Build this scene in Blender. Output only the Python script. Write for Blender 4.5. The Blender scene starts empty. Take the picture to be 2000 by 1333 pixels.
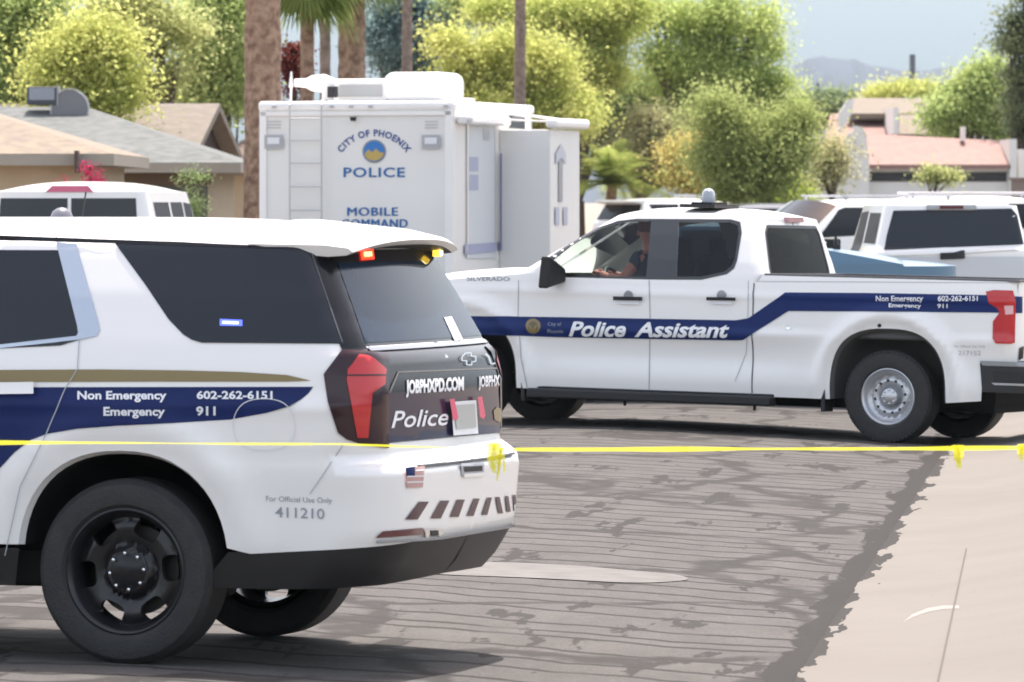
import bpy, bmesh, math, random
import numpy as np
from mathutils import Matrix, Vector
from mathutils.geometry import delaunay_2d_cdt
random.seed(7); rng = np.random.default_rng(7)
R = math.radians; PI = math.pi
scene = bpy.context.scene; COL = scene.collection

# ------------------------------------------------------------ camera, sky, sun, exposure
F, CH, CX, HY = 11700.0, 2.02, 1000.0, 392.0        # focal length in px of the 2000 px wide photo, eye height, horizon row
cam = bpy.data.objects.new('camera', bpy.data.cameras.new('camera')); COL.objects.link(cam)
cam.data.sensor_width = 36.0; cam.data.lens = 36.0 * F / 2000.0
cam.data.shift_y = -(666.5 - HY) / 2000.0
cam.location = (0, 0, CH); cam.rotation_euler = (R(90), 0, 0)
cam.data.clip_start = 0.5; cam.data.clip_end = 30000
cam.data.dof.use_dof = True; cam.data.dof.focus_distance = 35.0; cam.data.dof.aperture_fstop = 9.0
scene.camera = cam
SUN_EL, SUN_AZ = 68.0, 12.0                          # azimuth measured from +Y towards +X
world = bpy.data.worlds.new('World'); scene.world = world; world.use_nodes = True
wn = world.node_tree; bg = wn.nodes['Background']
sky = wn.nodes.new('ShaderNodeTexSky'); sky.sky_type = 'NISHITA'; sky.sun_disc = False
sky.sun_elevation = R(SUN_EL); sky.sun_rotation = R(SUN_AZ); sky.air_density = 1.0; sky.dust_density = 1.2; sky.ozone_density = 2.0
# sky multiplied by a hand-set ramp: horizon dimmed and blued, higher sky warmed
wt = wn.nodes.new('ShaderNodeTexCoord'); wx = wn.nodes.new('ShaderNodeSeparateXYZ'); wn.links.new(wt.outputs['Generated'], wx.inputs[0])
wr = wn.nodes.new('ShaderNodeValToRGB'); wr.color_ramp.interpolation = 'EASE'; wn.links.new(wx.outputs[2], wr.inputs[0])
wr.color_ramp.elements[0].position = .0; wr.color_ramp.elements[0].color = (.140, .188, .262, 1); wr.color_ramp.elements[1].position = .30; wr.color_ramp.elements[1].color = (1.42, 1.02, .72, 1)
wm = wn.nodes.new('ShaderNodeMix'); wm.data_type = 'RGBA'; wm.blend_type = 'MULTIPLY'; wm.inputs[0].default_value = 1
wn.links.new(sky.outputs[0], wm.inputs[6]); wn.links.new(wr.outputs[0], wm.inputs[7]); wn.links.new(wm.outputs[2], bg.inputs[0]); bg.inputs[1].default_value = 0.15
sl = bpy.data.lights.new('sun', 'SUN'); sl.energy = 2.2; sl.angle = R(0.53); sl.color = (1.0, 0.955, 0.90)
sun = bpy.data.objects.new('sun', sl); COL.objects.link(sun)
sd = Vector((math.cos(R(SUN_EL)) * math.sin(R(SUN_AZ)), math.cos(R(SUN_EL)) * math.cos(R(SUN_AZ)), math.sin(R(SUN_EL))))
sun.rotation_euler = (-sd).to_track_quat('-Z', 'Y').to_euler(); sun.location = sd * 60
vs = scene.view_settings; vs.view_transform = 'Standard'; vs.look = 'None'; vs.gamma = 1; vs.exposure = 1.84; vs.use_curve_mapping = False
scene.cycles.max_bounces = 8; scene.cycles.transparent_max_bounces = 12
scene.cycles.volume_bounces = 0

# ------------------------------------------------------------ materials
def mat(name, col, rough=.6, metal=0, coat=0, noise=None, spec=None, emit=None, bump=None, alpha=None, trans=None):
    m = bpy.data.materials.new(name); m.use_nodes = True
    nt = m.node_tree; p = nt.nodes['Principled BSDF']
    c = tuple(col) + (1,)
    p.inputs['Base Color'].default_value = c; p.inputs['Roughness'].default_value = rough
    p.inputs['Metallic'].default_value = metal; p.inputs['Coat Weight'].default_value = coat
    p.inputs['Coat Roughness'].default_value = .06
    if spec is not None: p.inputs['Specular IOR Level'].default_value = spec
    if emit: p.inputs['Emission Color'].default_value = tuple(emit[:3]) + (1,); p.inputs['Emission Strength'].default_value = emit[3]
    tc = nt.nodes.new('ShaderNodeTexCoord')
    if noise:                                       # (scale, other colour, amount, [detail])
        n = nt.nodes.new('ShaderNodeTexNoise'); n.inputs['Scale'].default_value = noise[0]; n.inputs['Detail'].default_value = 5
        nt.links.new(tc.outputs['Object'], n.inputs['Vector'])
        r = nt.nodes.new('ShaderNodeValToRGB'); r.color_ramp.elements[0].position = .35; r.color_ramp.elements[1].position = .65
        r.color_ramp.elements[0].color = c; r.color_ramp.elements[1].color = tuple(noise[1]) + (1,)
        nt.links.new(n.outputs['Fac'], r.inputs['Fac']); nt.links.new(r.outputs['Color'], p.inputs['Base Color'])
    if bump:
        n = nt.nodes.new('ShaderNodeTexNoise'); n.inputs['Scale'].default_value = bump[0]; n.inputs['Detail'].default_value = 6
        nt.links.new(tc.outputs['Object'], n.inputs['Vector'])
        b = nt.nodes.new('ShaderNodeBump'); b.inputs['Strength'].default_value = bump[1]; b.inputs['Distance'].default_value = .02
        nt.links.new(n.outputs['Fac'], b.inputs['Height']); nt.links.new(b.outputs['Normal'], p.inputs['Normal'])
    return m
def glassmat(name, tint, mixf):
    m = bpy.data.materials.new(name); m.use_nodes = True; nt = m.node_tree; nt.nodes.clear()
    o = nt.nodes.new('ShaderNodeOutputMaterial'); t = nt.nodes.new('ShaderNodeBsdfTransparent'); t.inputs[0].default_value = tuple(tint) + (1,)
    g = nt.nodes.new('ShaderNodeBsdfGlossy'); g.inputs['Roughness'].default_value = .03
    lw = nt.nodes.new('ShaderNodeFresnel'); lw.inputs[0].default_value = mixf
    mx = nt.nodes.new('ShaderNodeMixShader'); nt.links.new(lw.outputs[0], mx.inputs[0]); nt.links.new(t.outputs[0], mx.inputs[1]); nt.links.new(g.outputs[0], mx.inputs[2])
    nt.links.new(mx.outputs[0], o.inputs[0]); return m
def leafmat(name, c1, c2, trans=.35, scale=1.2):
    m = bpy.data.materials.new(name); m.use_nodes = True; nt = m.node_tree; nt.nodes.clear()
    o = nt.nodes.new('ShaderNodeOutputMaterial'); d = nt.nodes.new('ShaderNodeBsdfDiffuse'); t = nt.nodes.new('ShaderNodeBsdfTranslucent')
    tc = nt.nodes.new('ShaderNodeTexCoord'); n = nt.nodes.new('ShaderNodeTexNoise'); n.inputs['Scale'].default_value = scale; n.inputs['Detail'].default_value = 4
    nt.links.new(tc.outputs['Object'], n.inputs['Vector'])
    r = nt.nodes.new('ShaderNodeValToRGB'); r.color_ramp.elements[0].position = .35; r.color_ramp.elements[1].position = .66
    r.color_ramp.elements[0].color = tuple(c1) + (1,); r.color_ramp.elements[1].color = tuple(c2) + (1,)
    nt.links.new(n.outputs['Fac'], r.inputs[0])
    mx = nt.nodes.new('ShaderNodeMixShader'); mx.inputs[0].default_value = trans
    for s in (d, t): nt.links.new(r.outputs[0], s.inputs[0])
    nt.links.new(d.outputs[0], mx.inputs[1]); nt.links.new(t.outputs[0], mx.inputs[2]); nt.links.new(mx.outputs[0], o.inputs[0]); return m

WHITE = mat('white_paint', (.88, .865, .84), .28, 0, .6)
BLACKP = mat('black_plastic', (.013, .0135, .015), .55, bump=(60, .15))
SATIN = mat('dark_grey_cladding', (.020, .020, .022), .38)
GLOSSBLK = mat('gloss_black_trim', (.014, .014, .017), .14, 0, 0, spec=.3)
PRIV = mat('privacy_glass', (.010, .013, .018), .05, 0, 0, spec=.5)
REARG = mat('rear_privacy_glass', (.012, .026, .050), .05, 0, 0, spec=.13)
DARKIN = mat('dark_underbody', (.012, .012, .013), .8)
TYRE = mat('tyre_rubber', (.022, .022, .024), .7, noise=(14, (.030, .029, .028), 1), bump=(90, .3))
RIMBLK = mat('black_steel_rim', (.011, .011, .013), .28)
RIMSIL = mat('silver_steel_rim', (.55, .56, .58), .35, .7)
CHROME = mat('chrome', (.75, .76, .78), .18, 1)
NAVY = mat('navy_vinyl', (.006, .018, .10), .5, 0, 0, spec=.25)
NAVY2 = mat('navy_vinyl_truck', (.008, .024, .12), .5, 0, 0, spec=.25)
GOLD = mat('gold_vinyl', (.24, .18, .07), .4, 0, .3)
LETW = mat('white_lettering', (.82, .83, .85), .4)
LETG = mat('grey_lettering', (.30, .32, .36), .5)
LETB = mat('blue_lettering', (.015, .12, .36), .45)
SEAM = mat('panel_gap', (.16, .16, .17), .8)
REDL = mat('red_tail_lens', (.50, .018, .022), .14, 0, .25)
REDD = mat('dark_red_lens', (.10, .012, .02), .12, 0, .8)
SMOKE = mat('smoked_lens', (.030, .012, .018), .12, 0, 0, spec=.4)
RLIT = mat('lit_red_lamp', (.8, .05, .02), .3, emit=(1, .03, .01, .9)); RCORE = mat('lit_red_core', (1, .5, .3), .3, emit=(1, .28, .10, 1.6))
YLIT = mat('lit_amber_lamp', (.9, .6, .05), .3, emit=(1, .62, .05, .7)); YCORE = mat('lit_amber_core', (1, .9, .4), .3, emit=(1, .85, .4, 1.5))
BLIT = mat('lit_blue_reflection', (.1, .15, .8), .3, emit=(.12, .16, 1, .4))  # glowing blue for the reflection in the side glass
STICK = mat('white_sticker', (.75, .76, .78), .5)

# ------------------------------------------------------------ object helpers
def link(o, parent=None):
    COL.objects.link(o)
    if parent is not None: o.parent = parent
    return o
def thing(name, label, cat, loc=(0, 0, 0), rot=(0, 0, 0), group=None):
    o = bpy.data.objects.new(name, None); o.empty_display_size = .2; COL.objects.link(o)
    o.location = loc; o.rotation_euler = rot; o['label'] = label; o['category'] = cat
    if group: o['group'] = group
    return o
def tag(o, label, cat, group=None, kind=None):
    if label: o['label'] = label
    if cat: o['category'] = cat
    if group: o['group'] = group
    if kind: o['kind'] = kind
    return o
def mobj(name, V, Fc, m, parent=None, smooth=True, N=None, sharp=None):
    me = bpy.data.meshes.new(name); me.from_pydata([tuple(map(float, v)) for v in V], [], [tuple(map(int, f)) for f in Fc])
    mats = m if isinstance(m, (list, tuple)) else [m]
    for q in mats: me.materials.append(q)
    me.polygons.foreach_set('use_smooth', [smooth] * len(me.polygons))
    me.update()
    if N is not None: me.normals_split_custom_set_from_vertices([tuple(map(float, n)) for n in N])
    elif sharp and smooth: me.set_sharp_from_angle(angle=R(sharp))
    return link(bpy.data.objects.new(name, me), parent)

class MB:
    """collects primitives into one mesh"""
    def __init__(s): s.V = []; s.F = []; s.M = []; s.mi = 0
    def add(s, V, Fc):
        b = len(s.V); s.V += [tuple(v) for v in V]; s.F += [tuple(b + i for i in f) for f in Fc]; s.M += [s.mi] * len(Fc); return s
    def box(s, c, d, rz=0, taper=1, M=None):
        hx, hy, hz = d[0] / 2, d[1] / 2, d[2] / 2; V = []
        for z, t in ((-hz, 1), (hz, taper)):
            for x, y in ((-hx, -hy), (hx, -hy), (hx, hy), (-hx, hy)):
                x2, y2 = x * t, y * t
                v = Vector((x2 * math.cos(rz) - y2 * math.sin(rz), x2 * math.sin(rz) + y2 * math.cos(rz), z))
                if M is not None: v = M @ v
                V.append(v + Vector(c))
        return s.add(V, [(3, 2, 1, 0), (4, 5, 6, 7), (0, 1, 5, 4), (1, 2, 6, 5), (2, 3, 7, 6), (3, 0, 4, 7)])
    def hexa(s, V): return s.add(V, [(3, 2, 1, 0), (4, 5, 6, 7), (0, 1, 5, 4), (1, 2, 6, 5), (2, 3, 7, 6), (3, 0, 4, 7)])
    def rings(s, rr, cap=True):
        n = len(rr[0]); V = [p for r in rr for p in r]; Fc = []
        for k in range(len(rr) - 1):
            for i in range(n):
                j = (i + 1) % n; Fc.append((k * n + i, k * n + j, (k + 1) * n + j, (k + 1) * n + i))
        if cap: Fc.append(tuple(reversed(range(n)))); Fc.append(tuple((len(rr) - 1) * n + i for i in range(n)))
        return s.add(V, Fc)
    def tube(s, pts, rad, n=8, cap=True):
        pts = [Vector(p) for p in pts]; rads = rad if isinstance(rad, (list, tuple)) else [rad] * len(pts); rr = []
        for i, p in enumerate(pts):
            d = (pts[min(i + 1, len(pts) - 1)] - pts[max(i - 1, 0)]).normalized()
            a = d.orthogonal().normalized() if i == 0 else (pa - d * pa.dot(d)).normalized()
            pa = a; b = d.cross(a)
            rr.append([p + (a * math.cos(2 * PI * k / n) + b * math.sin(2 * PI * k / n)) * rads[i] for k in range(n)])
        return s.rings(rr, cap)
    def lathe(s, prof, c=(0, 0, 0), axis='z', n=32):
        V = []; Fc = []; m = len(prof)
        for k in range(n):
            a = 2 * PI * k / n
            for r, h in prof:
                x, y = r * math.cos(a), r * math.sin(a)
                v = {'z': (x, y, h), 'y': (x, h, y), 'x': (h, x, y)}[axis]
                V.append((v[0] + c[0], v[1] + c[1], v[2] + c[2]))
        for k in range(n):
            j = (k + 1) % n
            for i in range(m - 1): Fc.append((k * m + i, j * m + i, j * m + i + 1, k * m + i + 1))
        return s.add(V, Fc)
    def prism(s, poly, z0, z1, M=None):
        n = len(poly); V = [Vector((x, y, z)) for z in (z0, z1) for x, y in poly]
        if M is not None: V = [M @ v for v in V]
        return s.add(V, [tuple(reversed(range(n))), tuple(range(n, 2 * n))] + [(i, (i + 1) % n, n + (i + 1) % n, n + i) for i in range(n)])
    def build(s, name, m, parent=None, smooth=False, sharp=35, recalc=True):
        me = bpy.data.meshes.new(name); me.from_pydata([tuple(v) for v in s.V], [], s.F)
        for q in (m if isinstance(m, (list, tuple)) else [m]): me.materials.append(q)
        me.polygons.foreach_set('material_index', s.M)
        if recalc:
            bm = bmesh.new(); bm.from_mesh(me); bmesh.ops.recalc_face_normals(bm, faces=bm.faces); bm.to_mesh(me); bm.free()
        me.polygons.foreach_set('use_smooth', [smooth] * len(me.polygons))
        if smooth: me.set_sharp_from_angle(angle=R(sharp))
        me.update(); return link(bpy.data.objects.new(name, me), parent)
def bevel(o, w=.02, seg=2):
    b = o.modifiers.new('bevel', 'BEVEL'); b.width = w; b.segments = seg; b.limit_method = 'ANGLE'; b.angle_limit = R(40); b.harden_normals = False
    return o
def copy_tree(o, parent=None):
    c = o.copy(); COL.objects.link(c); c.parent = parent
    for ch in [q for q in COL.objects if q.parent == o]: copy_tree(ch, c)
    return c
def W(px, py, D): return Vector(((px - CX) / F * D, D, CH - (py - HY) / F * D))

# ------------------------------------------------------------ 2D triangulation
def dens(poly, step, closed=True):
    out = []; n = len(poly)
    for i in range(n if closed else n - 1):
        a = np.array(poly[i], float); b = np.array(poly[(i + 1) % n], float); k = max(1, int(math.ceil(np.linalg.norm(b - a) / step)))
        for j in range(k): out.append(a + (b - a) * j / k)
    if not closed: out.append(np.array(poly[-1], float))
    return np.array(out)
def smoothpoly(poly, it=2):
    p = [np.array(q, float) for q in poly]
    for _ in range(it):
        p = [v for i in range(len(p)) for v in (p[i] * .75 + p[(i + 1) % len(p)] * .25, p[i] * .25 + p[(i + 1) % len(p)] * .75)]
    return p
def pip(P, poly):
    x, y = P[:, 0], P[:, 1]; ins = np.zeros(len(P), bool); n = len(poly); j = n - 1
    for i in range(n):
        xi, yi = poly[i]; xj, yj = poly[j]
        if yi != yj: ins ^= ((yi > y) != (yj > y)) & (x < (xj - xi) * (y - yi) / (yj - yi) + xi)
        j = i
    return ins
def tri2d(loops, sp, spx=None):
    spx = spx or sp; allp = []; edges = []
    for L in loops:
        b = len(allp); n = len(L); allp += [tuple(p) for p in L]; edges += [(b + i, b + (i + 1) % n) for i in range(n)]
    A = np.array(loops[0]); x0, y0 = A.min(0); x1, y1 = A.max(0)
    gx = np.arange(x0 + spx * .5, x1, spx); gy = np.arange(y0 + sp * .5, y1, sp)
    if len(gx) and len(gy):
        G = np.array(np.meshgrid(gx, gy)).reshape(2, -1).T; k = pip(G, loops[0])
        for h in loops[1:]: k &= ~pip(G, h)
        G = G[k]; B = np.array(allp[:])
        if len(G):
            s = np.array([spx, sp]); d = np.min(np.linalg.norm((G[:, None] - B[None]) / s, axis=2), axis=1); G = G[d > .35]
            allp += [tuple(p) for p in G]
    r = delaunay_2d_cdt([Vector(p) for p in allp], edges, [], 0, 1e-7)
    V = np.array([tuple(v) for v in r[0]]); T = np.array([f for f in r[2] if len(f) == 3]); c = V[T].mean(1)
    k = pip(c, loops[0])
    for h in loops[1:]: k &= ~pip(c, h)
    T = T[k]; a, b, d = V[T[:, 0]], V[T[:, 1]], V[T[:, 2]]
    ar = np.abs((b[:, 0] - a[:, 0]) * (d[:, 1] - a[:, 1]) - (b[:, 1] - a[:, 1]) * (d[:, 0] - a[:, 0]))
    return V, T[ar > 1e-9]

# ------------------------------------------------------------ surfaces one can draw on
def lin(xs, ys): return lambda z: np.interp(z, xs, ys)
class Surf:
    M = Matrix.Identity(4)
    def proj(s, L):                                    # local points -> photo pixels
        A = np.array(s.M); P = L @ A[:3, :3].T + A[:3, 3]
        return np.stack([CX + F * P[:, 0] / P[:, 1], HY - F * (P[:, 2] - CH) / P[:, 1]], 1)
    def inv(s, px):                                    # photo pixels -> surface coordinates (visible side)
        px = np.asarray(px, float)
        if not hasattr(s, 'G'):
            u = np.linspace(*s.ur, 160); z = np.linspace(*s.zr, 60); s.G = np.array(np.meshgrid(u, z)).reshape(2, -1).T
            L = s.pt(s.G); s.Gp = s.proj(L); N = s.nrm(s.G); A = np.array(s.M); c = np.array((s.M.inverted() @ Vector((0, 0, CH))))[:3]
            k = np.einsum('ij,ij->i', N, c[None, :] - L) > 0
            s.G = s.G[k]; s.Gp = s.Gp[k]
        i = np.argmin(((px[:, None] - s.Gp[None]) ** 2).sum(2), axis=1); q = s.G[i].copy()
        for it in range(9):
            p0 = s.proj(s.pt(q)); e = px - p0; h = 1e-4
            du = (s.proj(s.pt(q + [h, 0])) - p0) / h; dz = (s.proj(s.pt(q + [0, h])) - p0) / h
            det = du[:, 0] * dz[:, 1] - du[:, 1] * dz[:, 0]; det = np.where(np.abs(det) < 1e-3, 1e-3, det)
            st = np.stack([(e[:, 0] * dz[:, 1] - e[:, 1] * dz[:, 0]) / det, (du[:, 0] * e[:, 1] - du[:, 1] * e[:, 0]) / det], 1)
            q += np.clip(st, -.15, .15)
        return q
    def nrm(s, Q):
        h = 1e-3; a = s.pt(Q + [h, 0]) - s.pt(Q - [h, 0]); b = s.pt(Q + [0, h]) - s.pt(Q - [0, h]); n = np.cross(a, b)
        n /= np.linalg.norm(n, axis=1)[:, None] + 1e-12; return n * s.sgn(Q, n)[:, None]
    def sgn(s, Q, n): return np.ones(len(Q))
    def emit(s, name, Q, T, m, parent, off=0, mirror=False, both=False):
        N = s.nrm(Q); P = s.pt(Q) + N * off
        a, b, c = P[T[:, 0]], P[T[:, 1]], P[T[:, 2]]; fn = np.cross(b - a, c - a)
        fl = np.einsum('ij,ij->i', fn, N[T].mean(1)) < 0; T = T.copy(); T[fl] = T[fl][:, ::-1]
        if mirror or both:
            P2 = P * [1, -1, 1]; N2 = N * [1, -1, 1]; T2 = T[:, ::-1]
            if mirror: P, N, T = P2, N2, T2
            else: T = np.vstack([T, T2 + len(P)]); P = np.vstack([P, P2]); N = np.vstack([N, N2])
        return mobj(name, P, T, m, parent, True, N)
    def pix(s, name, loops, m, parent, off=.002, step=12, mirror=False):    # polygon traced in photo pixels
        L = [dens(l, step) for l in (loops if isinstance(loops[0][0], (list, tuple, np.ndarray)) and len(np.shape(loops[0])) > 1 else [loops])]
        V, T = tri2d(L, step); return s.emit(name, s.inv(V), T, m, parent, off, mirror)
    def pline(s, name, pts, w, m, parent, off=.003, step=8, mirror=False):   # thin line traced in pixels, width in px
        P = dens(pts, step, False); d = np.gradient(P, axis=0); d /= np.linalg.norm(d, axis=1)[:, None] + 1e-9; n = np.stack([-d[:, 1], d[:, 0]], 1) * w / 2
        V = np.vstack([P + n, P - n]); k = len(P); T = np.array([t for i in range(k - 1) for t in ((i, i + 1, k + i), (i + 1, k + i + 1, k + i))])
        return s.emit(name, s.inv(V), T, m, parent, off, mirror)
    def text(s, name, string, p0, p1, h, m, parent, off=.004, shear=0, bold=.02, mirror=False, squeeze=1, font_space=1.0):
        V, T = textmesh(string, shear, bold, font_space); k_ = np.hypot(*(np.array(p1, float) - p0)) / np.ptp(V[:, 0])
        for _ in range(3):
            if np.max(np.linalg.norm(V[T[:, 0]] - V[T[:, 1]], axis=1)) * k_ > 7: V, T = subtri(V, T)
        x0, x1 = V[:, 0].min(), V[:, 0].max()
        cap = textcap; tt = (V[:, 0] - x0) / (x1 - x0); p0 = np.array(p0, float); p1 = np.array(p1, float)
        P = p0 + (p1 - p0) * tt[:, None] + np.stack([0 * tt, -V[:, 1] / cap * h], 1)
        return s.emit(name, s.inv(P), T, m, parent, off, mirror)
def subtri(V, T):
    E = np.sort(np.vstack([T[:, [0, 1]], T[:, [1, 2]], T[:, [2, 0]]]), axis=1); E, iv = np.unique(E, axis=0, return_inverse=True); iv = iv.reshape(-1)
    n = len(T); m = iv + len(V); a, b, c = m[:n], m[n:2 * n], m[2 * n:]; V = np.vstack([V, V[E].mean(1)])
    return V, np.vstack([np.stack(q, 1) for q in ((T[:, 0], a, c), (a, T[:, 1], b), (c, b, T[:, 2]), (a, b, c))])
textcap = .73
def textmesh(string, shear=0, bold=.02, sp=1.0):
    c = bpy.data.curves.new('t', 'FONT'); c.body = string; c.shear = shear; c.offset = bold; c.space_character = sp; c.resolution_u = 3
    o = bpy.data.objects.new('t', c); COL.objects.link(o); dg = bpy.context.evaluated_depsgraph_get(); dg.update()
    me = bpy.data.meshes.new_from_object(o.evaluated_get(dg)); me.calc_loop_triangles()
    V = np.array([tuple(v.co)[:2] for v in me.vertices]); T = np.array([tuple(t.vertices) for t in me.loop_triangles])
    bpy.data.objects.remove(o); bpy.data.meshes.remove(me); return V, T
class Plane(Surf):
    def __init__(s, o, ux, uy, M, ur, zr):             # local origin, two local axes
        s.o = np.array(o, float); s.a = np.array(ux, float); s.b = np.array(uy, float); s.M = M; s.ur = ur; s.zr = zr
    def pt(s, Q): return s.o + Q[:, :1] * s.a + Q[:, 1:] * s.b
class Shell(Surf):
    """vehicle body: rounded-rectangle outline at every height; u = 0 at the rear centre line, growing along the left side"""
    def __init__(s, w, xr, xf, rr, rf, M, bowr=.05, bowf=.12, taper=.02, disp=None, zr=(.3, 2)):
        s.w, s.xr, s.xf, s.rr, s.rf, s.M, s.br, s.bf, s.tp, s.disp = w, xr, xf, rr, rf, M, bowr, bowf, taper, disp
        s.zr = zr; s.ur = (-.95, 5.0)
    def k(s, z):
        w, xr, xf, rr, rf = s.w(z), s.xr(z), s.xf(z), s.rr(z), s.rf(z); L0 = w - rr; L1 = L0 + rr * PI / 2
        L2 = L1 + (xf - rf) - (xr + rr); return w, xr, xf, rr, rf, L0, L1, L2, L2 + rf * PI / 2
    def U(s, z): k = s.k(z); return k[8] + k[0] - k[4]
    def side(s, x, z): k = s.k(z); return (x - (k[1] + k[3])) + k[6]
    def pt(s, Q):
        u, z = Q[:, 0], Q[:, 1]; w, xr, xf, rr, rf, L0, L1, L2, L3 = s.k(z); a = np.abs(u); sg = np.where(u < 0, -1., 1.)
        t1 = (a - L0) / rr; t2 = (a - L2) / rf
        x = np.select([a < L0, a < L1, a < L2, a < L3], [xr, xr + rr * (1 - np.cos(t1)), xr + rr + a - L1, xf - rf + rf * np.sin(t2)], xf)
        y = np.select([a < L0, a < L1, a < L2, a < L3], [a, L0 + rr * np.sin(t1), w, w - rf + rf * np.cos(t2)], w - rf - (a - L3))
        xm = (xr + xf) / 2; tb = np.clip((xm - x) / (xm - xr), 0, 1); tf = np.clip((x - xm) / (xf - xm), 0, 1)
        yy = y / w; x = x + s.br * yy ** 2 * tb ** 6 - s.bf * yy ** 2 * tf ** 6; y = y * (1 - s.tp * (tb ** 3 + tf ** 3))
        if s.disp is not None: y = y + s.disp(x, z) * np.clip(y / w, 0, 1) ** 8
        return np.stack([x, y * sg, z], 1)
    def sgn(s, Q, n):
        P = s.pt(Q); w, xr, xf = s.w(Q[:, 1]), s.xr(Q[:, 1]), s.xf(Q[:, 1]); xc = np.clip(P[:, 0], xr + .6, xf - .6)
        d = (P[:, 0] - xc) * n[:, 0] + P[:, 1] * n[:, 1]; return np.where(d < 0, -1., 1.)
    def xz(s, name, loops, m, parent, off=0, step=.06, mirror=False, both=False):   # polygon given as (x,z) on the side
        L = []
        for l in loops: d = dens(l, step); L.append(np.stack([s.side(d[:, 0], d[:, 1]), d[:, 1]], 1))
        V, T = tri2d(L, step); return s.emit(name, V, T, m, parent, off, mirror, both)
    def uz(s, name, loops, m, parent, off=0, step=.06, mirror=False, both=False):
        V, T = tri2d(loops, step); return s.emit(name, V, T, m, parent, off, mirror, both)
    def band(s, z0f, z1f, u0, u1, n, nz):               # grid between two height curves
        return

def cap(bound, H, pw=4, ramp=3, nx=14, xramp=None):
    """top surface from the left boundary points (ordered rear -> front); returns V, quads"""
    x0, x1 = bound[0][0], bound[-1][0]; V = []; Fc = []
    for (x, y, z) in bound:
        t = (2 * (x - x0) / (x1 - x0) - 1); hr = H * (1 - abs(t) ** ramp)
        for j in range(nx + 1):
            f = 1 - 2 * j / nx; f = math.sin(f * PI / 2)
            V.append((x, y * f, z + hr * (1 - abs(f) ** pw)))
    for i in range(len(bound) - 1):
        for j in range(nx): a = i * (nx + 1) + j; Fc.append((a, a + 1, a + nx + 2, a + nx + 1))
    return V, Fc

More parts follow.
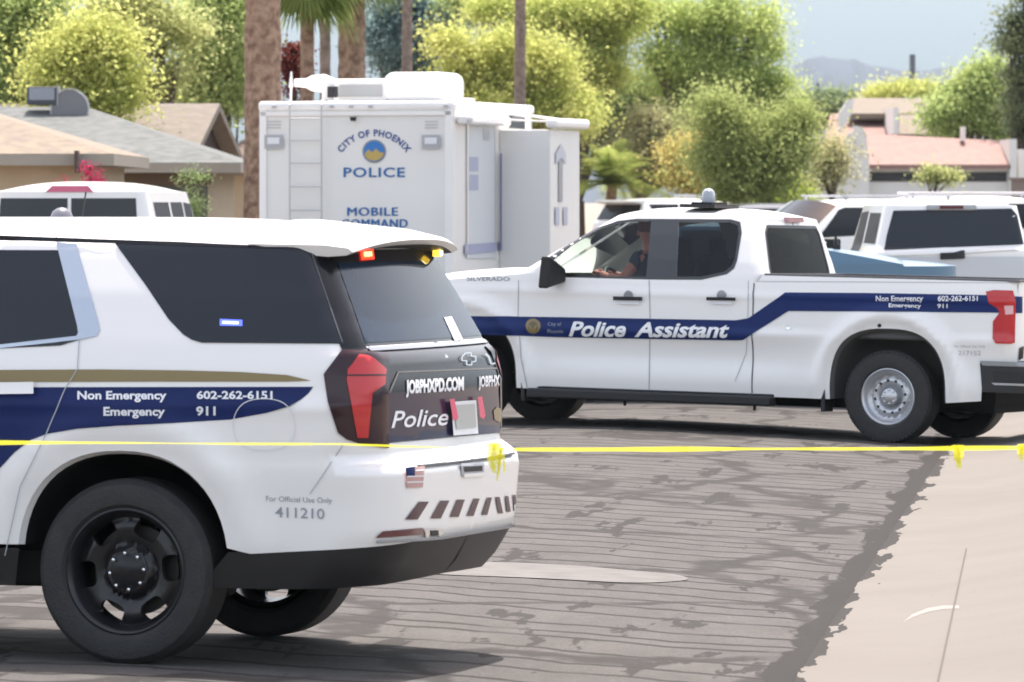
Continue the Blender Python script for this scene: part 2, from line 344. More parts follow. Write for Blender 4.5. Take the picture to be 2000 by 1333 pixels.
def wheel(parent, x, y, side, r, wid, rimr, style, spin=0):
    """tyre, rim and hub of one wheel; side=+1 faces the left of the vehicle"""
    root = bpy.data.objects.new('wheel', None); root.empty_display_size = .1; link(root, parent)
    root.location = (x, y, r - .005); root.rotation_euler = (0, spin, 0 if side > 0 else PI)
    h = wid / 2; m = MB()
    m.lathe([(rimr, -h * .75), (rimr + .02, -h * .95), (r - .07, -h), (r - .025, -h * .93), (r, -h * .72), (r, h * .72), (r - .025, h * .93), (r - .07, h), (rimr + .02, h * .95), (rimr, h * .80), (rimr - .012, h * .72)], axis='y', n=64)
    for k in range(60 if style != 'black' else 0):                                       # tread blocks at the shoulder
        a = 2 * PI * k / 60
        for q in (-1, 1): m.box((math.cos(a) * (r - .0165), q * h * .86, math.sin(a) * (r - .0165)), (.014, h * .2, .028), M=Matrix.Rotation(-a, 3, 'Y'))
    m.build('tyre', TYRE, root, True, 30)
    rm = {'black': RIMBLK, 'silver': RIMSIL}[style]
    m = MB(); m.lathe([(rimr - .012, -h * .7), (rimr - .03, -h * .6), (rimr - .045, h * .3), (rimr - .03, h * .55), (rimr - .012, h * .74), (rimr, h * .80), (rimr + .004, h * .84), (rimr - .004, h * .86), (rimr - .016, h * .80), (rimr - .028, h * .6)], axis='y', n=64)
    # disc with openings
    nh = 6 if style == 'black' else 12; ro = rimr - (.016 if style == 'black' else .03); hub = .10 if style == 'black' else .075
    circ = lambda cx, cy, rx, ry, a, n=18: [(cx + rx * math.cos(t) * math.cos(a) - ry * math.sin(t) * math.sin(a), cy + rx * math.cos(t) * math.sin(a) + ry * math.sin(t) * math.cos(a)) for t in [2 * PI * i / n for i in range(n)]]
    rrect = lambda cx, cy, rx, ry, a, n=24: [(cx + rx * math.copysign(abs(math.cos(t)) ** (.62 if style == 'black' else 1), math.cos(t)) * math.cos(a) - ry * math.copysign(abs(math.sin(t)) ** (.62 if style == 'black' else 1), math.sin(t)) * math.sin(a), cy + rx * math.copysign(abs(math.cos(t)) ** (.62 if style == 'black' else 1), math.cos(t)) * math.sin(a) + ry * math.copysign(abs(math.sin(t)) ** (.62 if style == 'black' else 1), math.sin(t)) * math.cos(a)) for t in [2 * PI * (i + .5) / n for i in range(n)]]
    holes = []
    for k in range(nh):
        a = 2 * PI * (k + .25) / nh; rc = .198 if style == 'black' else .142
        hp = rrect(rc * math.cos(a), rc * math.sin(a), (.044) if style == 'black' else .0115, .058 if style == 'black' else .0135, a)
        if style == 'black': hp = [(px_ , py_) for px_, py_ in hp]
        holes.append(hp)
    V, T = tri2d([circ(0, 0, ro, ro, 0, 64)] + holes, .018); rr_ = np.linalg.norm(V, axis=1)
    if style == 'black': yy = np.interp(rr_, [0, hub, hub + .02, .14, .20, .235, ro], [h * .55, h * .55, h * .30, h * .42, h * .50, h * .36, h * .42])
    else: yy = np.interp(rr_, [0, .08, .1, .125, .16, .18, ro], [h * .05, h * .05, h * .25, h * .42, h * .42, h * .25, h * .5])
    b = len(m.V); m.add([(p[0], q, p[1]) for p, q in zip(V, yy)], [tuple(t) for t in T])
    for hp in holes:                                          # hole walls
        r1 = []; r2 = []
        for p in hp:
            q = float(np.interp(math.hypot(*p), [0, hub, hub + .02, .14, .20, .235, ro], [h * .55, h * .55, h * .30, h * .42, h * .50, h * .36, h * .42])) if style == 'black' else h * .42
            r1.append((p[0], q, p[1])); r2.append((p[0] * .98, q - .035, p[1] * .98))
        m.rings([r1, r2], cap=False)
    m.build('rim', rm, root, True, 40)
    m = MB(); m.lathe([(.0, h * .62), (hub * .55, h * .62), (hub * .7, h * .56), (hub * .95, h * .54), (hub, h * .3), (hub, 0)], axis='y', n=32)
    nl = 8; m.mi = 1
    for k in range(nl):
        a = 2 * PI * (k + .3) / nl; rl = hub * .80
        m.lathe([(.0, .022), (.007, .020), (.0095, .0)], c=(rl * math.cos(a), h * .54, rl * math.sin(a)), axis='y', n=8)
    m.build('hub', [GLOSSBLK if style == 'black' else RIMSIL, CHROME], root, True, 40)
    m = MB(); m.lathe([(0, -h * .2), (rimr * .72, -h * .2), (rimr * .72, -h * .32), (0, -h * .32)], axis='y', n=32); m.build('brake_disc', mat_disc, root, True, 40)
    return root
mat_disc = mat('brake_steel', (.05, .048, .045), .5, .5)
# ------------------------------------------------------------ ground and road
E0 = Vector((1.27, 26.6)); EY = Vector((.0991, .9951)); EX = Vector((.9951, -.0991)); RZ = math.atan2(-EX.y, EX.x) * -1
def roadz(d):
    if d <= 0: return 0.0 if d < -3 else -.12 * ((3 + d) / 3) ** 1.3
    return float(np.interp(d, [0, .45, 1.1, 1.5, 6, 30], [-.12, -.105, .0, .03, .09, .2]))
def gz(X, Y): d = (Vector((X, Y)) - E0).dot(EX); return roadz(d)
def strip(name, ds, s0, s1, m, off=0, step=3.0, jag=None):
    V = []; Fc = []; ss = np.arange(s0, s1 + step, step)
    for s in ss:
        for i, d in enumerate(ds):
            dd = d + (jag(s) if (jag and i == 0) else 0); V.append((dd, s, roadz(d) + off))
    n = len(ds)
    for i in range(len(ss) - 1):
        for j in range(n - 1): a = i * n + j; Fc.append((a, a + 1, a + n + 1, a + n))
    o = mobj(name, V, Fc, m, None, True); o.location = (E0.x, E0.y, 0); o.rotation_euler = (0, 0, math.atan2(EX.y, EX.x)); return o
def road_material():
    m = bpy.data.materials.new('asphalt'); m.use_nodes = True; nt = m.node_tree; p = nt.nodes['Principled BSDF']; L = nt.links.new
    def N(t, **k):
        n = nt.nodes.new(t)
        for a, b in k.items(): setattr(n, a, b)
        return n
    def math_(op, a, b=None, c=None):
        n = N('ShaderNodeMath', operation=op)
        for i, v in enumerate((a, b, c)):
            if v is None: continue
            if isinstance(v, (int, float)): n.inputs[i].default_value = v
            else: L(v, n.inputs[i])
        return n.outputs[0]
    tc = N('ShaderNodeTexCoord'); sp = N('ShaderNodeSeparateXYZ'); L(tc.outputs['Object'], sp.inputs[0]); X, Y = sp.outputs[0], sp.outputs[1]
    def noise(sx, sy, det=3, rough=.5):
        mp = N('ShaderNodeMapping'); mp.inputs['Scale'].default_value = (sx, sy, 1); L(tc.outputs['Object'], mp.inputs[0])
        n = N('ShaderNodeTexNoise'); n.inputs['Scale'].default_value = 1; n.inputs['Detail'].default_value = det; n.inputs['Roughness'].default_value = rough; L(mp.outputs[0], n.inputs['Vector']); return n.outputs['Fac']
    def step(v, lo, hi):
        n = N('ShaderNodeMapRange'); n.clamp = True; n.inputs['From Min'].default_value = lo; n.inputs['From Max'].default_value = hi; L(v, n.inputs['Value']); return n.outputs[0]
    n1 = noise(1.1, .25, 3); n2 = noise(6, 1.2, 2)
    v = math_('ADD', math_('ADD', Y, math_('MULTIPLY', X, .33)), math_('ADD', math_('MULTIPLY', n1, .75), math_('MULTIPLY', n2, .10)))
    vo = N('ShaderNodeTexVoronoi', voronoi_dimensions='1D', feature='DISTANCE_TO_EDGE'); L(math_('MULTIPLY', v, 1.75), vo.inputs['W']); vo.inputs['Scale'].default_value = 1
    line = math_('SUBTRACT', 1.0, step(vo.outputs['Distance'], .05, .11))
    line = math_('MULTIPLY', line, step(noise(1.6, .5, 2), .26, .42))
    # tar patches: cells stretched along the grooves
    pt = step(noise(3.2, .55, 4, .62), .585, .61)
    # wandering cracks
    mp = N('ShaderNodeMapping'); mp.inputs['Scale'].default_value = (.55, .30, 1); mp.inputs['Rotation'].default_value = (0, 0, .5); L(tc.outputs['Object'], mp.inputs[0])
    nn = N('ShaderNodeTexNoise'); nn.inputs['Scale'].default_value = 2.5; nn.inputs['Detail'].default_value = 4; L(mp.outputs[0], nn.inputs['Vector'])
    mixv = N('ShaderNodeMix', data_type='VECTOR'); mixv.inputs[0].default_value = .35; L(mp.outputs[0], mixv.inputs[4]); L(nn.outputs['Color'], mixv.inputs[5])
    v2 = N('ShaderNodeTexVoronoi', feature='DISTANCE_TO_EDGE'); v2.inputs['Scale'].default_value = 1.5; L(mixv.outputs[1], v2.inputs['Vector'])
    crack = math_('MULTIPLY', math_('SUBTRACT', 1.0, step(v2.outputs['Distance'], .022, .055)), step(noise(.8, .3, 2), .30, .45))
    # ragged sealant along the concrete edge
    e = math_('ADD', X, math_('MULTIPLY', math_('SUBTRACT', noise(5, .8, 3, .6), .5), .34))
    edge = step(e, -.17, -.15)
    dark = math_('MAXIMUM', math_('MAXIMUM', math_('MULTIPLY', line, .95), math_('MULTIPLY', crack, .8)), math_('MAXIMUM', math_('MULTIPLY', pt, .85), edge))
    base = N('ShaderNodeValToRGB'); L(noise(3, 1.0, 6, .7), base.inputs[0])
    base.color_ramp.elements[0].position = .3; base.color_ramp.elements[1].position = .7
    base.color_ramp.elements[0].color = (.094, .0895, .085, 1); base.color_ramp.elements[1].color = (.126, .120, .1145, 1)
    fine = N('ShaderNodeTexNoise'); fine.inputs['Scale'].default_value = 60; fine.inputs['Detail'].default_value = 3; L(tc.outputs['Object'], fine.inputs['Vector'])
    b2 = N('ShaderNodeMix', data_type='RGBA', blend_type='MULTIPLY'); b2.inputs[0].default_value = .55; L(base.outputs[0], b2.inputs[6])
    fr = N('ShaderNodeValToRGB'); L(fine.outputs['Fac'], fr.inputs[0]); fr.color_ramp.elements[0].position = .3; fr.color_ramp.elements[0].color = (.55, .55, .55, 1); fr.color_ramp.elements[1].position = .65; fr.color_ramp.elements[1].color = (1.1, 1.1, 1.1, 1); L(fr.outputs[0], b2.inputs[7])
    mx = N('ShaderNodeMix', data_type='RGBA'); L(math_('MULTIPLY', dark, .92), mx.inputs[0]); L(b2.outputs[2], mx.inputs[6]); mx.inputs[7].default_value = (.038, .036, .034, 1)
    L(mx.outputs[2], p.inputs['Base Color']); p.inputs['Roughness'].default_value = .9; p.inputs['Specular IOR Level'].default_value = .08
    bm = N('ShaderNodeBump'); bm.inputs['Strength'].default_value = .5; bm.inputs['Distance'].default_value = .01; L(fine.outputs['Fac'], bm.inputs['Height']); L(bm.outputs[0], p.inputs['Normal'])
    return m
def concrete_material():
    m = mat('pale_concrete', (.180, .167, .149), .9, noise=(.35, (.194, .181, .163), 1), bump=(60, .08)); nt = m.node_tree; L = nt.links.new; p = nt.nodes['Principled BSDF']; p.inputs['Specular IOR Level'].default_value = .1; src = p.inputs['Base Color'].links[0].from_socket
    tc = nt.nodes.new('ShaderNodeTexCoord'); sp = nt.nodes.new('ShaderNodeSeparateXYZ'); L(tc.outputs['Object'], sp.inputs[0])
    mp = nt.nodes.new('ShaderNodeMapping'); mp.inputs['Scale'].default_value = (5.5, .85, 1); L(tc.outputs['Object'], mp.inputs[0]); n = nt.nodes.new('ShaderNodeTexNoise'); n.inputs['Scale'].default_value = 1; n.inputs['Detail'].default_value = 3; n.inputs['Roughness'].default_value = .6; L(mp.outputs[0], n.inputs['Vector'])
    def ma(op, a, b):
        q = nt.nodes.new('ShaderNodeMath'); q.operation = op
        for i, v in enumerate((a, b)):
            if isinstance(v, (int, float)): q.inputs[i].default_value = v
            else: L(v, q.inputs[i])
        return q.outputs[0]
    e = ma('SUBTRACT', ma('MULTIPLY', ma('SUBTRACT', n.outputs['Fac'], .44), .42), sp.outputs[0]); s = ma('GREATER_THAN', e, 0.0)
    sk = nt.nodes.new('ShaderNodeTexNoise'); sk.inputs['Scale'].default_value = 22; sk.inputs['Detail'].default_value = 4; L(tc.outputs['Object'], sk.inputs['Vector']); spk = ma('MULTIPLY', ma('GREATER_THAN', sk.outputs['Fac'], .70), .5)
    st = nt.nodes.new('ShaderNodeTexNoise'); st.inputs['Scale'].default_value = 1.3; st.inputs['Detail'].default_value = 6; L(tc.outputs['Object'], st.inputs['Vector']); sr = nt.nodes.new('ShaderNodeMapRange'); sr.inputs[1].default_value = .45; sr.inputs[2].default_value = .75; sr.inputs[4].default_value = .16; L(st.outputs['Fac'], sr.inputs[0])
    m0 = nt.nodes.new('ShaderNodeMix'); m0.data_type = 'RGBA'; L(ma('MAXIMUM', spk, sr.outputs[0]), m0.inputs[0]); L(src, m0.inputs[6]); m0.inputs[7].default_value = (.11, .098, .086, 1)
    m1 = nt.nodes.new('ShaderNodeMix'); m1.data_type = 'RGBA'; L(ma('MULTIPLY', s, .95), m1.inputs[0]); L(m0.outputs[2], m1.inputs[6]); m1.inputs[7].default_value = (.038, .036, .034, 1); L(m1.outputs[2], p.inputs['Base Color']); return m
DIRT = mat('dry_ground', (.26, .20, .15), .95, noise=(.4, (.33, .27, .20), 1), bump=(3, .4))
CONC = concrete_material()
GB = 20000
g = mobj('ground', [(-GB, -300, -.22), (GB, -300, -.22), (GB, GB, -.22), (-GB, GB, -.22)], [(0, 1, 2, 3)], DIRT, None, False); tag(g, None, None, kind='structure')
rd = strip('road', [-13, -8, -4, -3, -2.5, -2, -1.5, -1, -.5, -.2, 0.0, .3], -24, 260, road_material(), 0); tag(rd, None, None, kind='structure')
jr = np.random.default_rng(3); jn = jr.normal(0, 1, 6000)
def jag(s): i = int((s + 24) / .12); return .003 * jn[i % 6000]
gut = strip('gutter', [-.02, .2, .45, .75, 1.1], -24, 260, CONC, .005, .12, jag); tag(gut, None, None, kind='structure')
sw = strip('sidewalk', [1.1, 1.5, 3.2, 6, 12], -24, 260, CONC, .0052, 1.0); tag(sw, None, None, kind='structure')
for s_ in np.arange(-20, 60, 2.6):                       # scored joints of the sidewalk are in one sheet
    pass
def gpx(px, py, off=.01):
    """ground point seen at a photo pixel"""
    Z = 0.0
    for _ in range(12):
        Y = F * (CH - Z) / (py - HY); X = (px - CX) / F * Y; Z = gz(X, Y)
    return Vector((X, Y, Z + off))
jm = MB()
def sheetbox(d0, d1, s0, s1, off):
    P = [E0 + EX * d + EY * s for d, s in ((d0, s0), (d1, s0), (d1, s1), (d0, s1))]; Z = [roadz(d0) + off, roadz(d1) + off, roadz(d1) + off, roadz(d0) + off]
    return [(p.x, p.y, z) for p, z in zip(P, Z)]
for s_ in np.arange(-17.3, 40, 3.1): jm.add(sheetbox(1.2, 1.5, s_, s_ + .012, .010) , [(0, 1, 2, 3)]); jm.add(sheetbox(1.5, 6, s_, s_ + .012, .010), [(0, 1, 2, 3)])
jm.add(sheetbox(1.165, 1.18, -22, 12, .0105), [(0, 1, 2, 3)])
q1, q2 = gpx(1886, 1075, .012), gpx(1829, 1340, .012); jm.add([tuple(q1), tuple(q1 + Vector((.008, 0, 0))), tuple(q2 + Vector((.008, 0, 0))), tuple(q2)], [(0, 1, 2, 3)])
jo = jm.build('pavement_joints', mat('joint_line', (.125, .114, .10), .95, spec=.1)); tag(jo, None, None, kind='structure')  # joints drawn as thin strips in a darker tone
# pale scuff on the concrete, pale patch in the road
sc_ = [(1762, 1219), (1785, 1207), (1815, 1197), (1845, 1192), (1874, 1191), (1873, 1185), (1843, 1185), (1812, 1190), (1782, 1202)]
o = mobj('chalk_scuff', [gpx(*p, .006) for p in sc_], [tuple(range(len(sc_)))], mat('chalk', (.24, .225, .205), .9), None, False); tag(o, None, None, kind='structure')
def patch_poly():
    c = gpx(1060, 1118, 0); out = []
    a, b = 3.05, .62                                       # long thin seal of pale cement across the lane
    for i in range(48):
        t = 2 * PI * i / 48; x = a * math.copysign(abs(math.cos(t)) ** .8, math.cos(t)); y = b * math.sin(t) * (1 + .1 * math.sin(5 * t))
        X = c.x - .05 + x * .85 * .33 * 1.0 * 1.0; Yy = c.y + y * 1.0 - x * .02; out.append((X * 1.0, Yy))
    return out
pp = patch_poly(); o = mobj('cement_patch', [(x, y, gz(x, y) + .004) for x, y in pp], [tuple(range(len(pp)))], mat('cement', (.146, .139, .131), .9, noise=(5, (.112, .105, .098), 1)), None, False); tag(o, None, None, kind='structure')

# ------------------------------------------------------------ police SUV in the foreground
TH = R(18.0); D0 = F * CH / (1297 - HY)
def vroot(name, label, cat, px, py, D, yoff, th, pitch=0, roll=0, group=None, zz=None):
    """root of a vehicle facing left-away; (px,py) = ground contact of the near rear wheel, outer face at local y = yoff"""
    c = W(px, py, D); hd = PI - th; e = Vector((math.sin(th), math.cos(th), 0)); o_ = c + e * yoff
    M = Matrix.Translation(Vector((o_.x, o_.y, c.z + yoff * roll * -1))) @ Matrix.Rotation(hd, 4, 'Z') @ Matrix.Rotation(-pitch, 4, 'Y') @ Matrix.Rotation(roll, 4, 'X')
    t = thing(name, label, cat, M.to_translation(), M.to_euler(), group); return t, M
suv, SM = vroot('police_suv', 'nearest white police SUV with black steel wheels, gold and navy stripes and number 411210', 'police car', 240, 1297, D0, 1.0, TH)
zs = [.33, .5, .8, 1.05, 1.28, 1.40, 1.60, 1.81, 1.84]
wS = lin(zs, [.965, 1.0, 1.025, 1.03, 1.01, .985, .91, .81, .79])
xrS = lin([.33, .42, .55, .84, .875, .90, 1.0, 1.2, 1.34, 1.38, 1.83], [-1.12, -1.20, -1.27, -1.29, -1.28, -1.19, -1.18, -1.18, -1.15, -1.10, -.87])
rrS = lin([.33, .85, 1.0, 1.36, 1.45, 1.84], [.30, .30, .22, .20, .16, .14])
def dS(x, z):
    d = 0
    for xa in (0, 3.07):
        r = np.hypot(x - xa, (z - .42) * .95); d = d + .022 * np.exp(-((r - .60) / .085) ** 2) * (z > .2)
    d = d - .020 * np.exp(-((z - .74) / .16) ** 2) * (1 - np.exp(-((x) / .8) ** 2)) * (1 - np.exp(-((x - 3.07) / .8) ** 2))
    d = d + .012 * np.exp(-((z - 1.13) / .035) ** 2)
    return d
S = Shell(wS, xrS, lin([.3, 1.0, 2], [4.05, 4.05, 4.0]), rrS, lin([0, 3], [.55, .55]), SM, .06, .12, .035, dS, (.33, 1.84))
def arch(xc, zc, rx, rz, z0, n=26, p=2.3):
    t0 = math.asin(max(-1, min(1, (z0 - zc) / rz))); out = []
    for i in range(n + 1):
        t = (PI - t0) * (1 - i / n) + t0 * (i / n)
        out.append((xc + rx * math.copysign(abs(math.cos(t)) ** (2 / p), math.cos(t)), zc + rz * math.copysign(abs(math.sin(t)) ** (2 / p), math.sin(t))))
    return out[::-1]                                       # rear side first -> front (x growing) when reversed below
def xz2uz(Sh, pts): d = np.array(pts, float); return np.stack([Sh.side(d[:, 0], d[:, 1]), d[:, 1]], 1)
def suv_body(Sh, root, zb=.49, zrear=.54, roofz=1.83, apx=(3.02, 2.12), hood=((4.05, 1.03), (3.6, 1.12), (3.02, 1.20)), wb=3.07, ar=(.495, .525), mt=WHITE, rH=.115, bed=None):
    a1 = arch(0, .405, ar[0], ar[1], zb); a1 = sorted(a1, key=lambda p: p[0]) if False else a1
    a1 = a1 if a1[0][0] < a1[-1][0] else a1[::-1]
    a2 = [(x + wb, z) for x, z in a1]
    pts = []
    uc0 = Sh.side(-.60, zb)
    for u in np.arange(0, uc0, .05): pts.append((u, zrear + (zb - zrear) * max(0, (u - .7) / (uc0 - .7))))
    pts += list(map(tuple, xz2uz(Sh, dens([(-.6, zb)] + a1, .05, False))))
    pts += list(map(tuple, xz2uz(Sh, dens([a1[-1]] + a2, .05, False)[1:])))
    us = Sh.side(3.95 - .55 + 0 * zb, zb); uF = float(Sh.U(np.array([zb]))[0]); u2 = Sh.side(a2[-1][0], zb)
    for u in np.arange(u2 + .05, uF - .02, .05): pts.append((float(u), zb - .08 * min(1, (u - u2) / .4)))
    zf = hood[0][1]; uF1 = float(Sh.U(np.array([zf]))[0]); z_l = zb - .08
    for z in np.arange(z_l, zf, .05): pts.append((float(Sh.U(np.array([z]))[0]), z))
    um = float(Sh.side(3.5, zf)); top = []
    for u in np.arange(uF1, um, -.05): top.append((float(u), zf + .0 * (uF1 - u)))
    hl = dens([(3.5, zf + .02)] + [h for h in hood if h[0] < 3.5][:0] + [(apx[0], hood[-1][1])], .05, False)
    top += list(map(tuple, xz2uz(Sh, hl)))
    al = dens([(apx[0], hood[-1][1]), ((apx[0] * .48 + apx[1] * .52), (hood[-1][1] * .44 + roofz * .56)), (apx[1], roofz)], .05, False)
    rl = [(float(u), roofz) for u in np.arange(float(Sh.side(apx[1], roofz)) - .04, 0, -.05)] + [(0.0, roofz)]
    zt = roofz; rall = rl
    if bed:
        uc = float(Sh.side(bed[0], roofz)); rl = [q for q in rl if q[0] >= uc]; dn = list(map(tuple, xz2uz(Sh, dens([(bed[0], roofz), (bed[0] - .12, bed[1])], .05, False)))); bl = [(float(u), bed[1]) for u in np.arange(dn[-1][0] - .05, 0, -.05)] + [(0.0, bed[1])]; rall = rl + dn + bl; zt = bed[1]
        bb = Sh.pt(np.array(bl[::-1] + [dn[-1]])); bv_, bf_ = cap([tuple(q) for q in bb], .01, 4, 4); mobj('bed_cover', bv_, bf_, BLACKP, root, True)
        A2 = Sh.pt(np.array(dn)); k2 = len(A2); mobj('cab_back', [tuple(q) for q in A2] + [(q[0], -q[1], q[2]) for q in A2], [(i, i + 1, k2 + i + 1, k2 + i) for i in range(k2 - 1)], mt, root, True)
    pts += top + list(map(tuple, xz2uz(Sh, al)))[1:] + rall
    pts += [(0.0, z) for z in np.arange(zt - .05, zrear + .02, -.05)]
    P = [pts[0]]
    for p in pts[1:]:
        if math.hypot(p[0] - P[-1][0], p[1] - P[-1][1]) > .012: P.append(p)
    V, T = tri2d([np.array(P)], .055)
    b = Sh.emit('body', V, T, mt, root, 0, both=True)
    hb = Sh.pt(np.array(top[::-1])); hv, hf = cap([tuple(p) for p in hb], .06, 2.5, 2.0); mobj('hood', hv, hf, mt, root, True)
    rb = Sh.pt(np.array(rl[::-1])); ra = Sh.pt(xz2uz(Sh, al)[-1:]); rv, rf_ = cap([tuple(p) for p in rb] + [tuple(ra[0])], rH, 2.6, 5, 20); mobj('roof', rv, rf_, mt, root, True)
    A = Sh.pt(xz2uz(Sh, al)); V = []; Fc = []; nx = 12
    for i, p in enumerate(A):
        bl = .16
        for j in range(nx + 1):
            f = math.sin((1 - 2 * j / nx) * PI / 2); V.append((p[0] + bl * (1 - f * f), p[1] * f, p[2] + (rH - .015) * (i / (len(A) - 1)) * (1 - abs(f) ** 2.6) + .06 * (1 - i / (len(A) - 1)) * (1 - f * f)))
    for i in range(len(A) - 1):
        for j in range(nx): a = i * (nx + 1) + j; Fc.append((a, a + 1, a + nx + 2, a + nx + 1))
    mobj('windshield', V, Fc, PRIV, root, True)
    return a1, a2
def wells(Sh, root, arches, zb, depth=.42, xoff=0):
    for a in arches:
        for sg in (1, -1):
            d = dens(a, .05, False); P = Sh.pt(xz2uz(Sh, d)); V = []; Fc = []; n = len(P)
            lip = P * [1, 1, 1] + [0, -.002, 0]
            c = d.mean(0); c[1] = .45
            r2 = [(p[0] + (c[0] - p[0]) * .03, p[1] - .035, p[2] + (c[1] - p[2]) * .03) for p in lip]
            r3 = [(p[0], p[1] - depth, p[2]) for p in r2]
            V = [tuple(p) for p in lip] + r2; Fc = [(i, i + 1, n + i + 1, n + i) for i in range(n - 1)]
            V2 = r2 + r3; F2 = list(Fc); b = len(V2)
            V2 += [(c[0], r3[0][1], zb)]; F2 += [(n + i, n + i + 1, b) for i in range(n - 1)]
            f = lambda L: [(x, y * sg, z) for x, y, z in L]
            mobj('arch_lip', f(V), Fc, WHITE if sg == 1 or True else WHITE, root, True); mobj('wheel_well', f(V2), F2, BLACKP, root, True)
a1, a2 = suv_body(S, suv); wells(S, suv, (a1, a2), .49)
# dark lower cladding: rockers, bumper valance
def cladding(Sh, root, zb, zrear, zl, a1, a2, mt, name='cladding', xfr=3.5):
    e1, e2 = a1[0][0], a1[-1][0]; f1, f2 = a2[0][0], a2[-1][0]; u1 = float(Sh.side(e1, zb))
    top = [(u, zrear + (zb - zrear) * max(0, (u - .7) / (float(Sh.side(-.6, zb)) - .7)) if u > .7 else zrear) for u in np.arange(0, float(Sh.side(-.6, zb)), .05)] + list(map(tuple, xz2uz(Sh, dens([(-.6, zb), (e1, zb)], .05, False))))
    top = [(u, max(z, zb) + .004) for u, z in top]
    bot = [(u - (.10 * max(0, (u - u1 + .5) / .5) if False else 0), zl(u)) for u, z in top[::-1]]
    V, T = tri2d([np.array(top + bot)], .05); Sh.emit(name, V, T, mt, root, -.006, both=True)
    rk = dens([(e2, zb + .004), (f1, zb + .004), (f1 - .03, .33), (e2 + .03, .33)], .06); V, T = tri2d([xz2uz(Sh, rk)], .06); Sh.emit('rocker_panel', V, T, mt, root, -.006); Sh.emit('rocker_panel', V, T, mt, root, -.006, mirror=True)
cladding(S, suv, .49, .54, lambda u: .335 + .02 * max(0, 1 - u / 1.2), a1, a2, SATIN)
m = MB(); m.box((1.45, 0, .40), (4.6, 1.5, .14)); m.box((-.55, 0, .47), (.95, 1.2, .12)); m.box((1.5, 0, .33), (3.0, 1.1, .06)); m.tube([(0, -.75, .40), (0, .75, .40)], .045); m.lathe([(0, -.16), (.12, -.13), (.15, 0), (.12, .13), (0, .16)], c=(0, 0, .36), axis='x', n=16); m.tube([(-.5, -.45, .33), (-1.0, -.5, .38)], .035)
m.tube([(.25, .6, .5), (-.05, .55, .25), (-.02, .62, .62)], .03)
m.build('underbody', DARKIN, suv)
for x, y, sg in ((0, .862, 1), (0, -.862, -1), (3.07, .862, 1), (3.07, -.862, -1)): wheel(suv, x, y, sg, .405, .275, .274, 'black', .35 * (x + 1) * sg)
px = S.pix; pl = S.pline
px('side_window', [(225, 476), (604, 488), (668, 672), (394, 670), (374, 664), (358, 654), (330, 625), (285, 558)], PRIV, suv, .003, mirror=False)
px('side_window', [(225, 476), (604, 488), (668, 672), (394, 670), (374, 664), (358, 654), (330, 625), (285, 558)], PRIV, suv, .003, mirror=True)
for mr in (False, True):
    S.xz('door_window', [[(.215, 1.41), (.30, 1.385), (1.34, 1.33), (1.34, 1.80), (.33, 1.80)]], PRIV, suv, .003, mirror=mr)
    S.xz('door_window', [[(1.46, 1.325), (2.66, 1.27), (2.58, 1.36), (2.12, 1.755), (1.98, 1.80), (1.46, 1.80)]], PRIV, suv, .003, mirror=mr)
px('window_trim', [(-40, 458), (0, 460), (300, 471), (604, 486), (660, 490), (716, 684), (668, 686), (662, 672), (668, 672), (604, 489), (225, 477), (110, 474), (0, 470), (-40, 469)], GLOSSBLK, suv, .0045)
px('window_trim', [(110, 474), (150, 478), (193, 630), (196, 645), (190, 657), (158, 664), (-30, 684), (-30, 677), (150, 657), (154, 648)], mat('trim_reflection', (.50, .55, .62), .2, .5), suv, .004)  # chrome strip, its bright reflection put into the pale bluish colour
S.pline('panel_seam', [(92, 452), (108, 458), (128, 500)], 2, SEAM, suv)
S.pline('panel_seam', [(156, 662), (152, 722), (128, 760), (92, 847), (40, 950), (10, 1085)], 2.0, mat('pale_seam', (.45, .47, .5), .7), suv, .007)
S.pline('panel_seam', [(590, 450), (606, 490), (668, 670)], 2.0, mat('grey_seam', (.12, .13, .14), .7), suv, .006)
# stripes
px('gold_stripe', [(-60, 723), (0, 723), (200, 722), (360, 724), (470, 727), (562, 733), (608, 744), (560, 746), (300, 746), (0, 747), (-60, 747)], GOLD, suv, .0032)
px('navy_stripe', [(-60, 757), (612, 756), (603, 769), (590, 780), (565, 794), (520, 807), (450, 820), (340, 827), (225, 832), (150, 838), (92, 848), (60, 860), (30, 883), (0, 915), (-60, 1020)], NAVY, suv, .0032)
S.text('lettering', 'Non Emergency', (152, 781), (326, 781), 17, LETW, suv, .006, bold=.03)
S.text('lettering', 'Emergency', (203, 812), (323, 812), 17, LETW, suv, .006, bold=.03)
S.text('lettering', '602-262-6151', (385, 780), (533, 780), 16, LETW, suv, .006, bold=.03)
S.text('lettering', '911', (384, 811), (422, 811), 17, LETW, suv, .006, bold=.03)
S.text('lettering', 'For Official Use Only', (520, 979), (649, 983), 11, LETG, suv, .004, bold=0)
S.text('lettering', '411210', (538, 1010), (634, 1014), 21, LETG, suv, .004, bold=.005)
fd = smoothpoly([(458, 780), (574, 780), (580, 880), (455, 880)], 3); fd = [tuple(p) for p in fd]
S.pline('fuel_door', fd + [fd[0]], 1.6, mat('seam_pale', (.74, .74, .75), .6), suv, .0065)
S.pline('panel_seam', [(670, 868), (640, 915), (606, 965)], 1.8, mat('soft_seam', (.42, .43, .45), .7), suv, .006)
S.pline('door_handle', [(-40, 762), (70, 760)], 26, WHITE, suv, .03)
